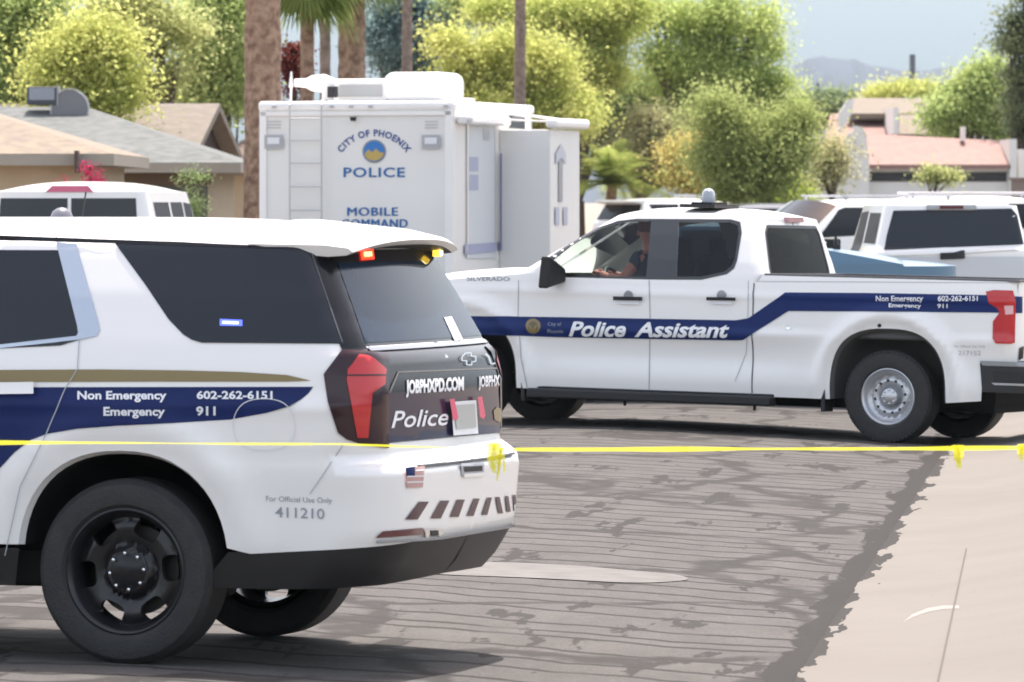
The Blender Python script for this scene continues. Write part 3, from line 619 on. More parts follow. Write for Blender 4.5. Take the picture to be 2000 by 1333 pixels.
# tail lamp
tl = [(668, 684), (716, 688), (757, 692), (757, 876), (705, 868), (676, 858), (660, 846), (641, 787), (633, 731)]
px('taillight', tl, SMOKE, suv, .008)
tlm = S.pix('taillight', tl, SMOKE, suv, .008, mirror=True)
px('tail_lens', [(700, 696), (726, 700), (750, 722), (748, 752), (724, 768), (716, 855), (696, 855), (676, 742), (678, 722)], REDL, suv, .013)
S.pline('tail_lens', [(676, 734), (749, 734)], 3, SMOKE, suv, .015)
S.pix('tail_lens', [(700, 696), (726, 700), (750, 722), (748, 752), (724, 768), (716, 855), (696, 855), (676, 742), (678, 722)], REDL, suv, .013, mirror=True)
# rear glass, dark tailgate band (both run across the car)
def rearband(name, z0, z1, m, off, u0f, step=.05, root=suv, Sh=S):
    zz = np.arange(z0, z1 + 1e-6, (z1 - z0) / max(2, int((z1 - z0) / step))); L = [(-u0f(z), z) for z in zz] + [(u, z1) for u in np.linspace(-u0f(z1), u0f(z1), 30)[1:]] + [(u0f(z), z) for z in zz[::-1]][1:] + [(u, z0) for u in np.linspace(u0f(z0), -u0f(z0), 30)[1:-1]]
    V, T = tri2d([np.array(L)], step); return Sh.emit(name, V, T, m, root, off)
rearband('rear_trim', 1.385, 1.80, GLOSSBLK, .0035, lambda z: float(np.interp(z, [1.385, 1.8], [.93, .80])))
rearband('rear_window', 1.40, 1.745, REARG, .006, lambda z: float(np.interp(z, [1.40, 1.745], [.83, .70])))
rearband('tailgate_garnish', .975, 1.378, GLOSSBLK, .004, lambda z: .84)
rearband('tailgate_strip', 1.362, 1.378, mat('grey_strip', (.25, .27, .3), .3, .4), .010, lambda z: .84)
S.pix('license_recess', [(757, 768), (978, 756), (974, 846), (757, 866)], mat('navy_gloss', (.012, .012, .045), .2, 0, 0, spec=.3), suv, .0065)
S.pline('trim_line', [(758, 768), (775, 728), (975, 720)], 3, mat('bronze_trim', (.14, .12, .10), .3), suv, .008)
S.text('lettering', 'JOBPHXPD.COM', (789, 768), (902, 761), 24, LETW, suv, .010, bold=.05)
S.text('lettering', 'JOBPHX', (931, 756), (972, 753), 20, LETW, suv, .010, bold=.03)
S.text('lettering', 'Police', (761, 836), (872, 830), 34, LETW, suv, .009, shear=.25, bold=.01)
S.pix('license_frame', [(872, 785), (921, 782), (925, 848), (877, 852)], STICK, suv, .022); S.pix('license_plate', [(877, 792), (917, 789), (920, 836), (881, 840)], mat('plate_grey', (.42, .44, .42), .4), suv, .026)
S.pix('warning_light', [(866, 780), (875, 779), (883, 815), (880, 821), (872, 818)], mat('pink_lamp', (.35, .02, .07), .3, emit=(1, .1, .25, .08)), suv, .03)
S.pix('warning_light', [(921, 776), (929, 774), (936, 812), (932, 819), (925, 814)], mat('pink_lamp2', (.35, .02, .07), .3, emit=(1, .1, .25, .08)), suv, .03)
S.pix('badge_seal', [(960, 803), (966, 796), (974, 798), (976, 815), (972, 826), (962, 820)], GOLD, suv, .010)
bt = [(898, 698), (905, 691), (916, 690), (916, 697), (925, 697), (925, 707), (917, 708), (917, 714), (907, 714), (907, 706), (898, 706)]
S.pline('emblem', bt + [bt[0]], 2.2, CHROME, suv, .011)
S.pline('emblem', [(944, 692), (950, 698), (955, 712), (963, 711)], 3, CHROME, suv, .011)
S.pix('window_sticker', [(864, 622), (879, 620), (901, 665), (885, 668)], STICK, suv, .009)
S.pix('warning_light', [(701, 490), (726, 489), (728, 508), (703, 510)], RLIT, suv, .009); S.pix('warning_light', [(706, 495), (722, 494), (723, 503), (708, 504)], RCORE, suv, .012)
S.pix('window_reflection', [(430, 624), (474, 626), (474, 638), (430, 637)], BLIT, suv, .005)  # blue light reflected in the glass, painted as a glowing patch
S.pline('window_reflection', [(436, 631), (466, 632)], 4, mat('blue_reflection_core', (.5, .5, 1), .3, emit=(.5, .55, 1, 2)), suv, .007)  # brighter middle of the painted blue reflection
# flag decal, model badge, bumper chevrons
S.pix('flag_decal', [(790, 914), (828, 911), (824, 952), (793, 953)], mat('flag_red', (.55, .33, .30), .5), suv, .005)
S.pix('flag_decal', [(790, 914), (808, 912), (808, 931), (792, 932)], NAVY, suv, .0065)
for k in range(3): S.pline('flag_decal', [(809 - 16 * (k > 0), 920 + k * 11), (826, 919 + k * 11)], 2.5, LETW, suv, .0068)
S.pix('handle_recess', [(899, 906), (944, 904), (944, 929), (900, 932)], mat('pale_grey', (.42, .43, .46), .4), suv, .004); S.pix('handle_recess', [(903, 912), (940, 910), (940, 920), (905, 922)], BLACKP, suv, .006); S.pline('tailgate_handle', [(902, 929), (944, 926)], 7, WHITE, suv, .012)
rearband('bumper_step', .862, .90, SATIN, .004, lambda z: .70)
def chev(x0, x1, y0, y1, w0, w1): S.pix('reflective_stripe', [(x0, y0), (x0 + w0, y0), (x1 + w1, y1), (x1, y1)], mat_chev, suv, .005, step=6)
mat_chev = mat('chevron_brown', (.09, .045, .05), .4)
for a_, b_, c_, d_, w_, e_ in ((817, 790, 980, 1015, 19, 24), (859, 839, 978, 1013, 17, 20), (891, 877, 976, 1010, 15, 17), (924, 910, 974, 1008, 11, 13), (950, 939, 972, 1006, 9, 11), (966, 972, 971, 1003, 8, 9), (985, 988, 969, 1000, 6, 8), (1000, 1003, 967, 998, 5, 6)): chev(a_, b_, c_, d_, w_, e_)
S.pix('bumper_reflector', [(746, 1038), (824, 1031), (828, 1044), (737, 1051), (733, 1050)], REDD, suv, .006)
S.pix('exhaust_trim', [(826, 1034), (858, 1033), (862, 1042), (852, 1050), (828, 1050)], CHROME, suv, .010); S.pix('exhaust_trim', [(836, 1036), (852, 1036), (852, 1046), (838, 1047)], BLACKP, suv, .012)
S.pline('bumper_edge', [(733, 1058), (830, 1052), (862, 1049), (1012, 1024)], 5, mat('grey_lip', (.38, .38, .39), .3), suv, .010)
# spoiler with the brake-lamp pod under it; shade is painted as black underside faces
sv = []; nS = 15
for j in range(nS):
    f = -1 + 2 * j / (nS - 1); y = .80 * f; cr = .112 * (1 - abs(f) ** 2.6) * .85; e_ = abs(f) ** 3; tip = -1.035 + .07 * abs(f) ** 2
    sv.append([(-.50, y, 1.832 + .104 * (1 - abs(f) ** 2.6)), (-.86, y * .985, 1.826 + cr * .75), (tip + .02, y * (.93 - .02 * e_), 1.812 + cr * .55), (tip, y * (.92 - .02 * e_), 1.795 + cr * .54), (tip + .03, y * (.92 - .02 * e_), 1.78 + cr * .46), (-.87, y * .97, 1.775 + cr * .3), (-.80, y * .95, 1.78)])
m = MB(); m.rings(sv, True); m.M = [1 if (i % 7 in (4, 5) and i < 14 * 7) else 0 for i in range(len(m.M))]; sp_ = m.build('spoiler', [WHITE, BLACKP], suv, True, 50)
def lp(x, y, z): return (x, y, z)
m = MB(); m.box((-.905, -.60, 1.782), (.03, .04, .036)); m.build('warning_light', YLIT, suv)
m = MB(); m.box((-.922, -.60, 1.780), (.010, .028, .022)); m.build('warning_light', YCORE, suv)
m = MB(); m.lathe([(.055, 0), (.053, .02), (.042, .045), (.02, .06), (0, .064)], axis='z', n=24); an = m.build('antenna', mat('grey_dome', (.16, .16, .19), .4), suv, True, 40)
an.location = (.80, -.25, 1.925); m = MB(); m.tube([(.70, -.25, 1.94), (.68, -.25, 2.06)], .004, 6); m.build('antenna', BLACKP, suv)
for sg in (1, -1):
    m = MB(); m.hexa([(2.55, sg * 1.0, 1.30), (2.70, sg * 1.0, 1.30), (2.68, sg * 1.24, 1.30), (2.58, sg * 1.24, 1.30), (2.55, sg * 1.0, 1.42), (2.68, sg * 1.0, 1.42), (2.66, sg * 1.22, 1.48), (2.58, sg * 1.22, 1.48)]); bevel(m.build('side_mirror', BLACKP, suv), .02)
    S.xz('headlight', [[(3.62, .80), (4.0, .82), (4.0, 1.0), (3.55, .98)]], CHROME, suv, .006, mirror=(sg < 0))
V = [];
uF = lambda z: float(S.U(np.array([z]))[0])
L = [(uF(.55) - .75, .55), (uF(.55), .55), (uF(.95), .95), (uF(.95) - .80, .95)]
V_, T_ = tri2d([dens(L, .05)], .05); S.emit('grille', V_, T_, BLACKP, suv, .006, both=True)
# ------------------------------------------------------------ pickup across the road
TT = R(25.0); DT = F * (CH + .092) / (865 - HY)
truck, TM = vroot('police_pickup', 'white police pickup with crew cab and navy stripe lettered Police Assistant, parked across the road', 'pickup truck', 1730, 865, DT, 1.0, TT, R(1.1), R(.6))
def dT(x, z):
    d = 0
    for xa in (0, 4.12):
        r = np.hypot(x - xa, (z - .42) * .95); d = d + .045 * np.exp(-((r - .66) / .07) ** 2)
    d = d - .034 * np.exp(-((z - .70) / .13) ** 2) * (1 - np.exp(-((x) / .9) ** 2)) * (1 - np.exp(-((x - 4.12) / .9) ** 2)) + .020 * np.exp(-((z - .90) / .05) ** 2) * (1 - np.exp(-((x) / .8) ** 2))
    return d + .010 * np.exp(-((z - 1.26) / .03) ** 2)
wT = lin([.3, .45, .7, 1.0, 1.25, 1.36, 1.44], [.96, .985, 1.0, 1.0, .995, .985, .97])
T = Shell(wT, lin([.3, .7, 1.44], [-1.18, -1.20, -1.20]), lin([.3, .9, 1.44], [5.02, 5.07, 5.0]), lin([0, 3], [.12, .12]), lin([0, 3], [.40, .40]), TM, .03, .10, .012, dT, (.34, 1.44))
T.ur = (-.9, 6.2)
zb = .39; ta = arch(0, .41, .545, .585, zb, 30, 2.7); ta = ta if ta[0][0] < ta[-1][0] else ta[::-1]; tb_ = [(x + 4.12, z) for x, z in ta]
pts = [(float(u), .71) for u in np.arange(0, float(T.side(-.90, .71)), .05)]
pts += list(map(tuple, xz2uz(T, dens([(-.90, .71), (-.88, zb)] + ta + tb_ + [(4.72, zb)], .05, False))))
uu = float(T.side(4.72, zb)); pts += [(float(u), zb + .05) for u in np.arange(uu + .05, float(T.U(np.array([zb]))[0]) - .02, .05)]
pts += [(float(T.U(np.array([z]))[0]), z) for z in np.arange(zb + .05, 1.27, .05)]
hoodp = [(float(u), 1.27) for u in np.arange(float(T.U(np.array([1.27]))[0]), float(T.side(4.5, 1.27)), -.05)] + list(map(tuple, xz2uz(T, dens([(4.5, 1.30), (3.42, 1.40)], .05, False))))
pts += hoodp + list(map(tuple, xz2uz(T, dens([(3.38, 1.385), (3.2, 1.365), (1.25, 1.365), (1.21, 1.43), (-.9, 1.43)], .05, False)))) + [(float(u), 1.43) for u in np.arange(float(T.side(-.9, 1.43)) - .05, 0, -.05)] + [(0., 1.43)] + [(0., z) for z in np.arange(1.38, .73, -.05)]
P = [pts[0]]
for p in pts[1:]:
    if math.hypot(p[0] - P[-1][0], p[1] - P[-1][1]) > .012: P.append(p)
V, Tr = tri2d([np.array(P)], .055); T.emit('body', V, Tr, WHITE, truck, 0, both=True)
hb = T.pt(np.array(hoodp[::-1])); hv, hf = cap([tuple(p) for p in hb], .09, 3, 2.5); mobj('hood', hv, hf, WHITE, truck, True)
LINER = mat('grey_liner', (.085, .088, .085), .7)
for a in (ta, tb_):
    for sg in (1, -1):
        d = dens(a, .05, False); Q = T.pt(xz2uz(T, d)); n = len(Q); c = np.array([d[:, 0].mean(), .45])
        r1 = [tuple(q) for q in Q]; r2 = [(q[0] + (c[0] - q[0]) * .05, q[1] - .04, q[2] + (c[1] - q[2]) * .05) for q in Q]; r3 = [(q[0], q[1] - .42, q[2]) for q in r2]
        f = lambda L_: [(x, y * sg, z) for x, y, z in L_]; F1 = [(i, i + 1, n + i + 1, n + i) for i in range(n - 1)]
        mobj('arch_lip', f(r1 + r2), F1, LINER, truck, True); mobj('wheel_well', f(r2 + r3 + [(c[0], r3[0][1], zb)]), F1 + [(n + i, n + i + 1, 2 * n) for i in range(n - 1)], LINER, truck, True)
# cab
wC = lin([1.30, 1.40, 1.55, 1.75, 1.93, 2.0], [.99, .975, .925, .835, .74, .70])
C = Shell(wC, lin([1.3, 1.40, 1.93], [1.22, 1.22, 1.34]), lin([1.3, 1.36, 1.93, 2.], [3.84, 3.76, 2.84, 2.7]), lin([0, 3], [.10, .10]), lin([0, 3], [.16, .16]), TM, .03, .10, .012, None, (1.36, 1.93)); C.ur = (-.9, 4.0)
fw = [(1076, 541), (1080, 510), (1118, 480), (1168, 450), (1210, 437), (1246, 433), (1272, 432), (1262, 541)]
rw = [(1326, 434), (1427, 435), (1441, 440), (1443, 455), (1435, 507), (1429, 520), (1416, 531), (1370, 541), (1322, 541)]
fwl = C.inv(dens(fw, 8)); rwl = C.inv(dens(rw, 8))
bwl = [(u, 1.86) for u in np.linspace(0.01, .58, 12)] + [(.64, 1.80), (.70, 1.50), (.70, 1.44)] + [(u, 1.425) for u in np.linspace(.66, .01, 12)]
def Uc(z): return float(C.U(np.array([z]))[0])
out = []; z0, z1 = 1.362, 1.93
for u in np.arange(.01, Uc(z0) - .02, .05): out.append((u, z0))
wz = np.arange(z0, z1, .05); out += [(Uc(z0), z0)]
ws = [(Uc(z) - (.02), z) for z in wz[1:]]
out += ws
for u in np.arange(Uc(z1) - .02, .01, -.05): out.append((u, z1))
out += [(.01, z) for z in wz[::-1]][:-1]
wsh = dens([(Uc(1.41) - .03, 1.41), (Uc(1.87) - .03, 1.87), (Uc(1.87) - .56, 1.87), (Uc(1.41) - .74, 1.41)], .05)
V, Tr = tri2d([np.array(out), np.array(fwl), np.array(rwl), dens(bwl, .05), wsh], .055); C.emit('cab', V, Tr, WHITE, truck, 0, both=True)
cb = C.pt(np.array([(u, 1.93) for u in np.arange(.0, Uc(1.93), .05)] + [(Uc(1.93), 1.93)])); hv, hf = cap([tuple(p) for p in cb], .085, 2.6, 4, 18); mobj('roof', hv, hf, WHITE, truck, True)
GLS = glassmat('side_glass', (.74, .80, .78), 1.45); GLT = glassmat('tinted_glass', (.16, .19, .20), 1.45); GLD = glassmat('dark_tint_glass', (.03, .028, .02), 1.15); GLW = glassmat('windshield_glass', (.7, .8, .76), 1.45)
for mr in (False, True):
    C.emit('window', *tri2d([np.array(fwl)], .06), GLS, truck, -.004, mirror=mr); C.emit('window', *tri2d([np.array(rwl)], .06), GLT if not mr else GLS, truck, -.004, mirror=mr)
ol = [(1066, 546), (1066, 507), (1112, 477), (1165, 446), (1207, 432), (1244, 428), (1427, 429), (1446, 434), (1449, 455), (1440, 509), (1434, 525), (1420, 536), (1370, 547)]
for mr in (False, True): C.pix('window_surround', [ol, fw, rw], mat('pillar_black', (.045, .05, .055), .3) if not mr else GLOSSBLK, truck, .003, 8, mirror=mr)
bl2 = [(-u, z) for u, z in bwl][::-1]
bw = [(u, 1.86) for u in np.linspace(-.58, .58, 24)] + [(.64, 1.80), (.70, 1.50), (.70, 1.44)] + [(u, 1.425) for u in np.linspace(.66, -.66, 26)] + [(-.70, 1.44), (-.70, 1.50), (-.64, 1.80)]
V, Tr = tri2d([dens(bw, .06)], .06); C.emit('rear_window', V, Tr, GLD, truck, -.003)
fr = dens(bw, .06); d_ = np.vstack([fr, fr[:1]]); t_ = np.gradient(d_, axis=0); t_ /= np.linalg.norm(t_, axis=1)[:, None] + 1e-9; nn_ = np.stack([-t_[:, 1], t_[:, 0]], 1) * .014
k_ = len(d_); C.emit('window_surround', np.vstack([d_ + nn_, d_ - nn_]), np.array([t for i in range(k_ - 1) for t in ((i, i + 1, k_ + i), (i + 1, k_ + i + 1, k_ + i))]), GLOSSBLK, truck, .002)
V, Tr = tri2d([wsh], .06); C.emit('windshield', V, Tr, GLW, truck, -.003, both=True)
# interior
INT = mat('cab_interior', (.05, .05, .055), .8); INT2 = mat('grey_seat_cloth', (.09, .09, .10), .9)
m = MB(); m.box((2.35, 0, .72), (2.3, 1.7, .10)); m.box((3.2, 0, 1.15), (.42, 1.62, .40)); m.box((1.36, 0, 1.15), (.08, 1.66, .55)); m.build('cabin_floor', INT, truck)
m = MB(); m.box((1.9, 0, 1.9), (1.0, 1.3, .03)); m.build('headliner', mat('headliner', (.30, .31, .31), .9), truck)
def seat(x, y, w, parent):
    s = bpy.data.objects.new('seat', None); link(s, parent); s.location = (x, y, 0)
    m = MB(); m.box((.05, 0, .98), (.55, w, .18)); bevel(m.build('seat_base', INT2, s), .05, 3)
    m = MB(); m.box((-.24, 0, 1.27), (.14, w, .62), M=Matrix.Rotation(R(-12), 3, 'Y')); bevel(m.build('seat_back', INT2, s), .05, 3)
    m = MB(); m.box((-.32, 0, 1.66), (.09, .27, .17)); bevel(m.build('headrest', INT2, s), .04, 3)
seat(2.55, .40, .54, truck); seat(2.55, -.40, .54, truck); seat(1.90, .40, .56, truck); seat(1.90, -.40, .56, truck)
m = MB(); c = Vector((2.86, .40, 1.29)); ax = Vector((-.85, 0, .5)).normalized(); a = Vector((0, 1, 0)); b = ax.cross(a)
m.tube([c + (a * math.cos(t) + b * math.sin(t)) * .19 for t in np.linspace(0, 2 * PI, 29)], .016, 8)
m.tube([c, c + a * .18], .014, 6); m.tube([c, c - a * .18], .014, 6); m.tube([c, c - ax * .25], .03, 8); m.build('steering_wheel', BLACKP, truck, True)
m = MB(); m.box((2.66, -.02, 1.72), (.03, .26, .08)); m.build('rear_view_mirror', BLACKP, truck)
# livery (traced on the near side)
tp = T.pix; tl_ = T.pline
tp('navy_stripe', [(860, 617), (955, 618), (1100, 620), (1437, 626), (1462, 622), (1534, 572), (1700, 573), (1930, 577), (1996, 580), (1996, 612), (1932, 611), (1700, 609), (1540, 608), (1466, 655), (1452, 664), (1440, 665), (1100, 659), (975, 655), (860, 652)], NAVY2, truck, .006, 5)
T.text('lettering', 'Police', (1112, 655), (1224, 656), 27, LETW, truck, .017, shear=.3, bold=.03)
T.text('lettering', 'Assistant', (1240, 656), (1426, 658), 27, LETW, truck, .017, shear=.3, bold=.03)
T.text('lettering', 'Non Emergency', (1712, 588), (1804, 588), 9, LETW, truck, .017, bold=.02)
T.text('lettering', 'Emergency', (1737, 602), (1800, 602), 9, LETW, truck, .017, bold=.02)
T.text('lettering', '602-262-6151', (1833, 588), (1911, 588), 9, LETW, truck, .017, bold=.02)
T.text('lettering', '911', (1832, 602), (1852, 602), 9, LETW, truck, .017, bold=.02)
T.text('lettering', 'SILVERADO', (912, 549), (996, 549), 8, LETG, truck, .006, bold=.02)
T.text('lettering', 'City of', (1071, 637), (1097, 637), 7, LETG, truck, .010, bold=.0); T.text('lettering', 'Phoenix', (1070, 650), (1101, 650), 7, LETG, truck, .010, bold=.0)
T.text('lettering', 'For Official Use Only', (1864, 679), (1925, 679), 5, mat('faint_grey', (.45, .46, .49), .5), truck, .005, bold=0)
T.text('lettering', '217152', (1872, 694), (1916, 694), 9, mat('faint_grey2', (.42, .43, .46), .5), truck, .005, bold=0)
circ2 = lambda x, y, r, n=20, k=1: [(x + r * k * math.cos(2 * PI * i / n), y + r * math.sin(2 * PI * i / n)) for i in range(n)]
tp('seal', circ2(1042, 637, 14.5), GOLD, truck, .010, 6); tp('seal', circ2(1042, 638, 9), mat('seal_dark', (.12, .10, .05), .5), truck, .0125, 5); tp('seal', [(1034, 634), (1042, 642), (1050, 634), (1048, 645), (1042, 648), (1036, 645)], GOLD, truck, .015, 5)
for xx in (1228, 1410):
    for k, (yy, w_, mt) in enumerate(((583, 8, BLACKP), (591, 7, STICK))): tl_('door_handle', [(xx - 28 + 7 * k, yy), (xx + 29 - 7 * k, yy + 1)], w_, mt, truck, .03 - .012 * k)
    tp('door_handle', circ2(xx, 577, 9, 14), mat('grey_cap', (.3, .31, .33), .4), truck, .012, 4)
GAP = mat('dark_gap', (.10, .10, .11), .8)
T.xz('panel_gap', [[(1.275, .39), (1.287, .39), (1.287, 1.36), (1.275, 1.36)]], GAP, truck, .0035, .05)
tl_('panel_gap', [(1268, 548), (1270, 620), (1269, 700), (1268, 762)], 1.8, mat('gap_pale', (.38, .39, .41), .7), truck, .0035)
tl_('panel_gap', [(1462, 548), (1461, 620), (1458, 690), (1436, 745)], 1.5, mat('gap_pale2', (.45, .46, .48), .7), truck, .0035)
tl_('panel_gap', [(1013, 548), (1012, 620), (1018, 700), (1030, 758)], 1.6, mat('gap_pale3', (.40, .41, .43), .7), truck, .0035)
tl_('panel_gap', [(1480, 550), (1992, 553)], 1.6, mat('gap_pale4', (.5, .51, .52), .7), truck, .0035)
tp('fuel_cap', circ2(1540, 640, 4.5, 12), CHROME, truck, .006, 4); tp('sensor', circ2(1718, 636, 4, 8), BLACKP, truck, .006, 3)
tlp = [(1926, 570), (1942, 567), (1978, 568), (1983, 590), (1981, 670), (1972, 672), (1945, 671), (1939, 662), (1940, 628), (1953, 611), (1948, 602), (1932, 592)]
tp('taillight', tlp, REDL, truck, .010, 6); tp('taillight', tlp, REDL, truck, .010, 6, mirror=True); tp('tail_lens', [(1962, 597), (1978, 597), (1978, 614), (1964, 615)], mat('clear_lens', (.75, .45, .47), .2), truck, .014, 5)
# bed
m = MB(); m.box((.02, 0, .92), (2.35, 1.72, .05)); m.box((.02, .885, 1.16), (2.36, .05, .50)); m.box((.02, -.885, 1.16), (2.36, .05, .50)); m.box((1.19, 0, 1.16), (.05, 1.82, .50)); m.box((-1.13, 0, 1.16), (.05, 1.82, .50)); m.build('bed', mat('bed_liner', (.10, .10, .105), .7), truck)
m = MB()
for sg in (1, -1): m.box((.0, sg * .915, 1.437), (2.38, .085, .018))
m.box((1.19, 0, 1.437), (.06, 1.8, .018)); m.box((-1.145, 0, 1.437), (.08, 1.8, .018)); m.build('bed_rail', mat('rail_grey', (.12, .12, .13), .5), truck)
def tube_y(parent): pass
m = MB(); m.box((1.9, 0, .42), (5.6, 1.4, .14)); m.box((1.3, 0, .33), (4.2, .9, .12)); m.lathe([(0, -.18), (.13, -.14), (.17, 0), (.13, .14), (0, .18)], c=(0, 0, .38), axis='x', n=16); m.tube([(0, -.8, .38), (0, .8, .38)], .05); m.tube([(-.3, -.5, .36), (-.85, -.7, .33)], .04); m.build('underbody', DARKIN, truck)
for sg in (1, -1):
    m = MB(); m.box((2.25, sg * 1.0, .325), (2.36, .16, .085)); m.box((2.25, sg * .955, .375), (2.36, .05, .03)); m.box((1.3, sg * .95, .345), (.06, .25, .05)); m.box((2.2, sg * .95, .345), (.06, .25, .05)); m.box((3.2, sg * .95, .345), (.06, .25, .05)); m.box((1.25, sg * .99, .26), (.03, .03, .05)); m.box((2.5, sg * .99, .26), (.03, .03, .05)); bevel(m.build('running_board', BLACKP, truck), .015)
    for xm in (.60, 3.50): m = MB(); m.box((xm, sg * .90, .40), (.035, .20, .30)); m.build('mud_flap', BLACKP, truck)
    m = MB(); m.hexa([(3.10, sg * .98, 1.32), (3.24, sg * .98, 1.34), (3.26, sg * 1.26, 1.26), (3.16, sg * 1.26, 1.26), (3.08, sg * 1.02, 1.44), (3.2, sg * 1.02, 1.46), (3.24, sg * 1.25, 1.56), (3.14, sg * 1.25, 1.56)]); bevel(m.build('side_mirror', BLACKP, truck), .025, 3)
B2 = Shell(lin([.4, .9], [.99, .99]), lin([.4, .6, .72, .8], [-1.33, -1.38, -1.38, -1.34]), lin([0, 2], [5.0, 5.0]), lin([0, 2], [.16, .16]), lin([0, 2], [.4, .4]), TM, .05, .1, 0, None, (.42, .76))
def bband(name, z0, z1, xend, mt, off): L_ = [(u, z0) for u in np.arange(0.0, float(B2.side(xend, z0)), .06)] + [(float(B2.side(xend, z0)), z0), (float(B2.side(xend + .03, z1)), z1)] + [(u, z1) for u in np.arange(float(B2.side(xend, z1)) - .03, 0, -.06)] + [(0, z1)]; V, Tr = tri2d([np.array(L_)], .05); return B2.emit(name, V, Tr, mt, truck, off, both=True)
bband('bumper', .47, .725, -.90, SATIN, 0); bband('bumper_step', .70, .74, -.90, mat('bumper_grey', (.30, .31, .32), .3, .5), .006); bband('bumper_slot', .55, .655, -1.02, BLACKP, .005); bband('bumper_trim', .535, .553, -1.02, mat('dull_chrome', (.5, .5, .52), .3, .8), .008)
m = MB(); m.box((-1.26, 0, .735), (.18, 1.8, .02)); m.build('bumper_step', BLACKP, truck)
T.pix('tailgate_badge', [(1990, 680), (1999, 676), (1997, 700), (1988, 704)], GLOSSBLK, truck, .008)
C.xz('brake_light', [[(0, 0), (0, .1), (.1, .1)]], REDD, truck, 0) if False else None
m = MB(); m.box((1.325, 0, 1.925), (.05, .36, .045)); m.build('brake_light', mat('faded_red_lens', (.50, .28, .30), .3), truck)
for x, y, sg in ((0, .862, 1), (0, -.862, -1), (4.12, .862, 1), (4.12, -.862, -1)): wheel(truck, x, y, sg, .405, .275, .245, 'silver', .3 * (x + 1) * sg)
m = MB(); m.box((2.02, .30, 2.03), (.34, .55, .03)); m.box((2.02, .30, 2.05), (.20, .35, .03)); m.build('beacon_base', BLACKP, truck)
m = MB(); m.lathe([(.062, 0), (.062, .03), (.055, .10), (.03, .125), (0, .13)], c=(2.03, .30, 2.06), axis='z', n=20); m.build('beacon', mat('beacon_lens', (.35, .38, .42), .2, 0, .5), truck, True, 40)
for sg in (1, -1): T.xz('headlight', [[(4.45, 1.0), (4.75, 1.0), (4.75, 1.2), (4.40, 1.2)]], CHROME, truck, .006, mirror=(sg < 0))
uFt = lambda z: float(T.U(np.array([z]))[0]); V, Tr = tri2d([dens([(uFt(.7) - .75, .7), (uFt(.7), .7), (uFt(1.2), 1.2), (uFt(1.2) - .80, 1.2)], .05)], .05); T.emit('grille', V, Tr, GLOSSBLK, truck, .008, both=True)

# driver seen through the side glass
def skin(name, nodes, edges, m, parent, sub=2):
    me = bpy.data.meshes.new(name); me.from_pydata([n[:3] for n in nodes], edges, []); me.materials.append(m); o = link(bpy.data.objects.new(name, me), parent)
    o.modifiers.new('skin', 'SKIN').use_smooth_shade = True
    if not me.skin_vertices: me.skin_vertices.new()
    for i, n in enumerate(nodes): r_ = n[3] if isinstance(n[3], tuple) else (n[3], n[3]); me.skin_vertices[0].data[i].radius = r_
    me.skin_vertices[0].data[0].use_root = True
    s = o.modifiers.new('sub', 'SUBSURF'); s.levels = s.render_levels = sub; return o
pr = thing('person', 'driver in a dark uniform sitting inside the pickup cab, seen through its side window', 'person', TM @ Vector((2.62, .42, 1.08)), TM.to_euler())
SKN = mat('sunburnt_skin', (.50, .17, .12), .6); UNI = mat('dark_uniform', (.02, .024, .05), .8); HAIR = mat('reddish_hair', (.14, .035, .025), .8)
body = skin('body', [(0, 0, .04, (.17, .13)), (-.03, 0, .25, (.17, .12)), (-.08, 0, .45, (.19, .13)), (-.09, 0, .53, (.09, .08)), (-.08, 0, .60, .055), (-.06, 0, .70, (.085, .095)), (-.055, 0, .78, (.08, .09)),
    (-.06, .19, .47, .065), (.06, .26, .27, .048), (.27, .16, .30, .034), (.345, .13, .33, .03), (-.06, -.19, .47, .065), (.06, -.26, .27, .048), (.27, -.16, .30, .034), (.345, -.13, .33, .03),
    (.20, .10, .02, .085), (.45, .12, .0, .065), (.50, .12, -.30, .05), (.20, -.10, .02, .085), (.45, -.12, .0, .065), (.50, -.12, -.30, .05)],
    [(0, 1), (1, 2), (2, 3), (3, 4), (4, 5), (5, 6), (2, 7), (7, 8), (8, 9), (9, 10), (2, 11), (11, 12), (12, 13), (13, 14), (0, 15), (15, 16), (16, 17), (0, 18), (18, 19), (19, 20)], SKN, pr)
for sg in (1, -1):
    for k in range(4): y0 = sg * (.13 - .018 * (k - 1.5)); skin('finger', [(.35, y0, .33, .009), (.40, y0 * .98, .345 + .004 * k, .009), (.415, y0 * .96, .32, .008), (.395, y0 * .95, .305, .007)], [(0, 1), (1, 2), (2, 3)], SKN, pr, 1)
    skin('thumb', [(.33, sg * .10, .345, .011), (.365, sg * .085, .36, .010), (.39, sg * .09, .35, .008)], [(0, 1), (1, 2)], SKN, pr, 1)
skin('shirt', [(0, 0, .04, (.19, .15)), (-.03, 0, .25, (.19, .14)), (-.08, 0, .45, (.205, .145)), (-.088, 0, .52, (.10, .09)), (-.06, .19, .475, .078), (.0, .235, .36, .068), (-.06, -.19, .475, .078), (.0, -.235, .36, .068)], [(0, 1), (1, 2), (2, 3), (2, 4), (4, 5), (2, 6), (6, 7)], UNI, pr)
skin('trousers', [(0, 0, .02, (.19, .15)), (.20, .10, .02, .095), (.45, .12, .0, .075), (.50, .12, -.28, .06), (.20, -.10, .02, .095), (.45, -.12, .0, .075), (.50, -.12, -.28, .06)], [(0, 1), (1, 2), (2, 3), (0, 4), (4, 5), (5, 6)], UNI, pr)
m = MB(); m.lathe([(0, .12), (.05, .112), (.09, .075), (.103, .02), (.10, -.03), (.092, -.05)], c=(-.068, 0, .755), axis='z', n=20); m.build('hair', HAIR, pr, True)
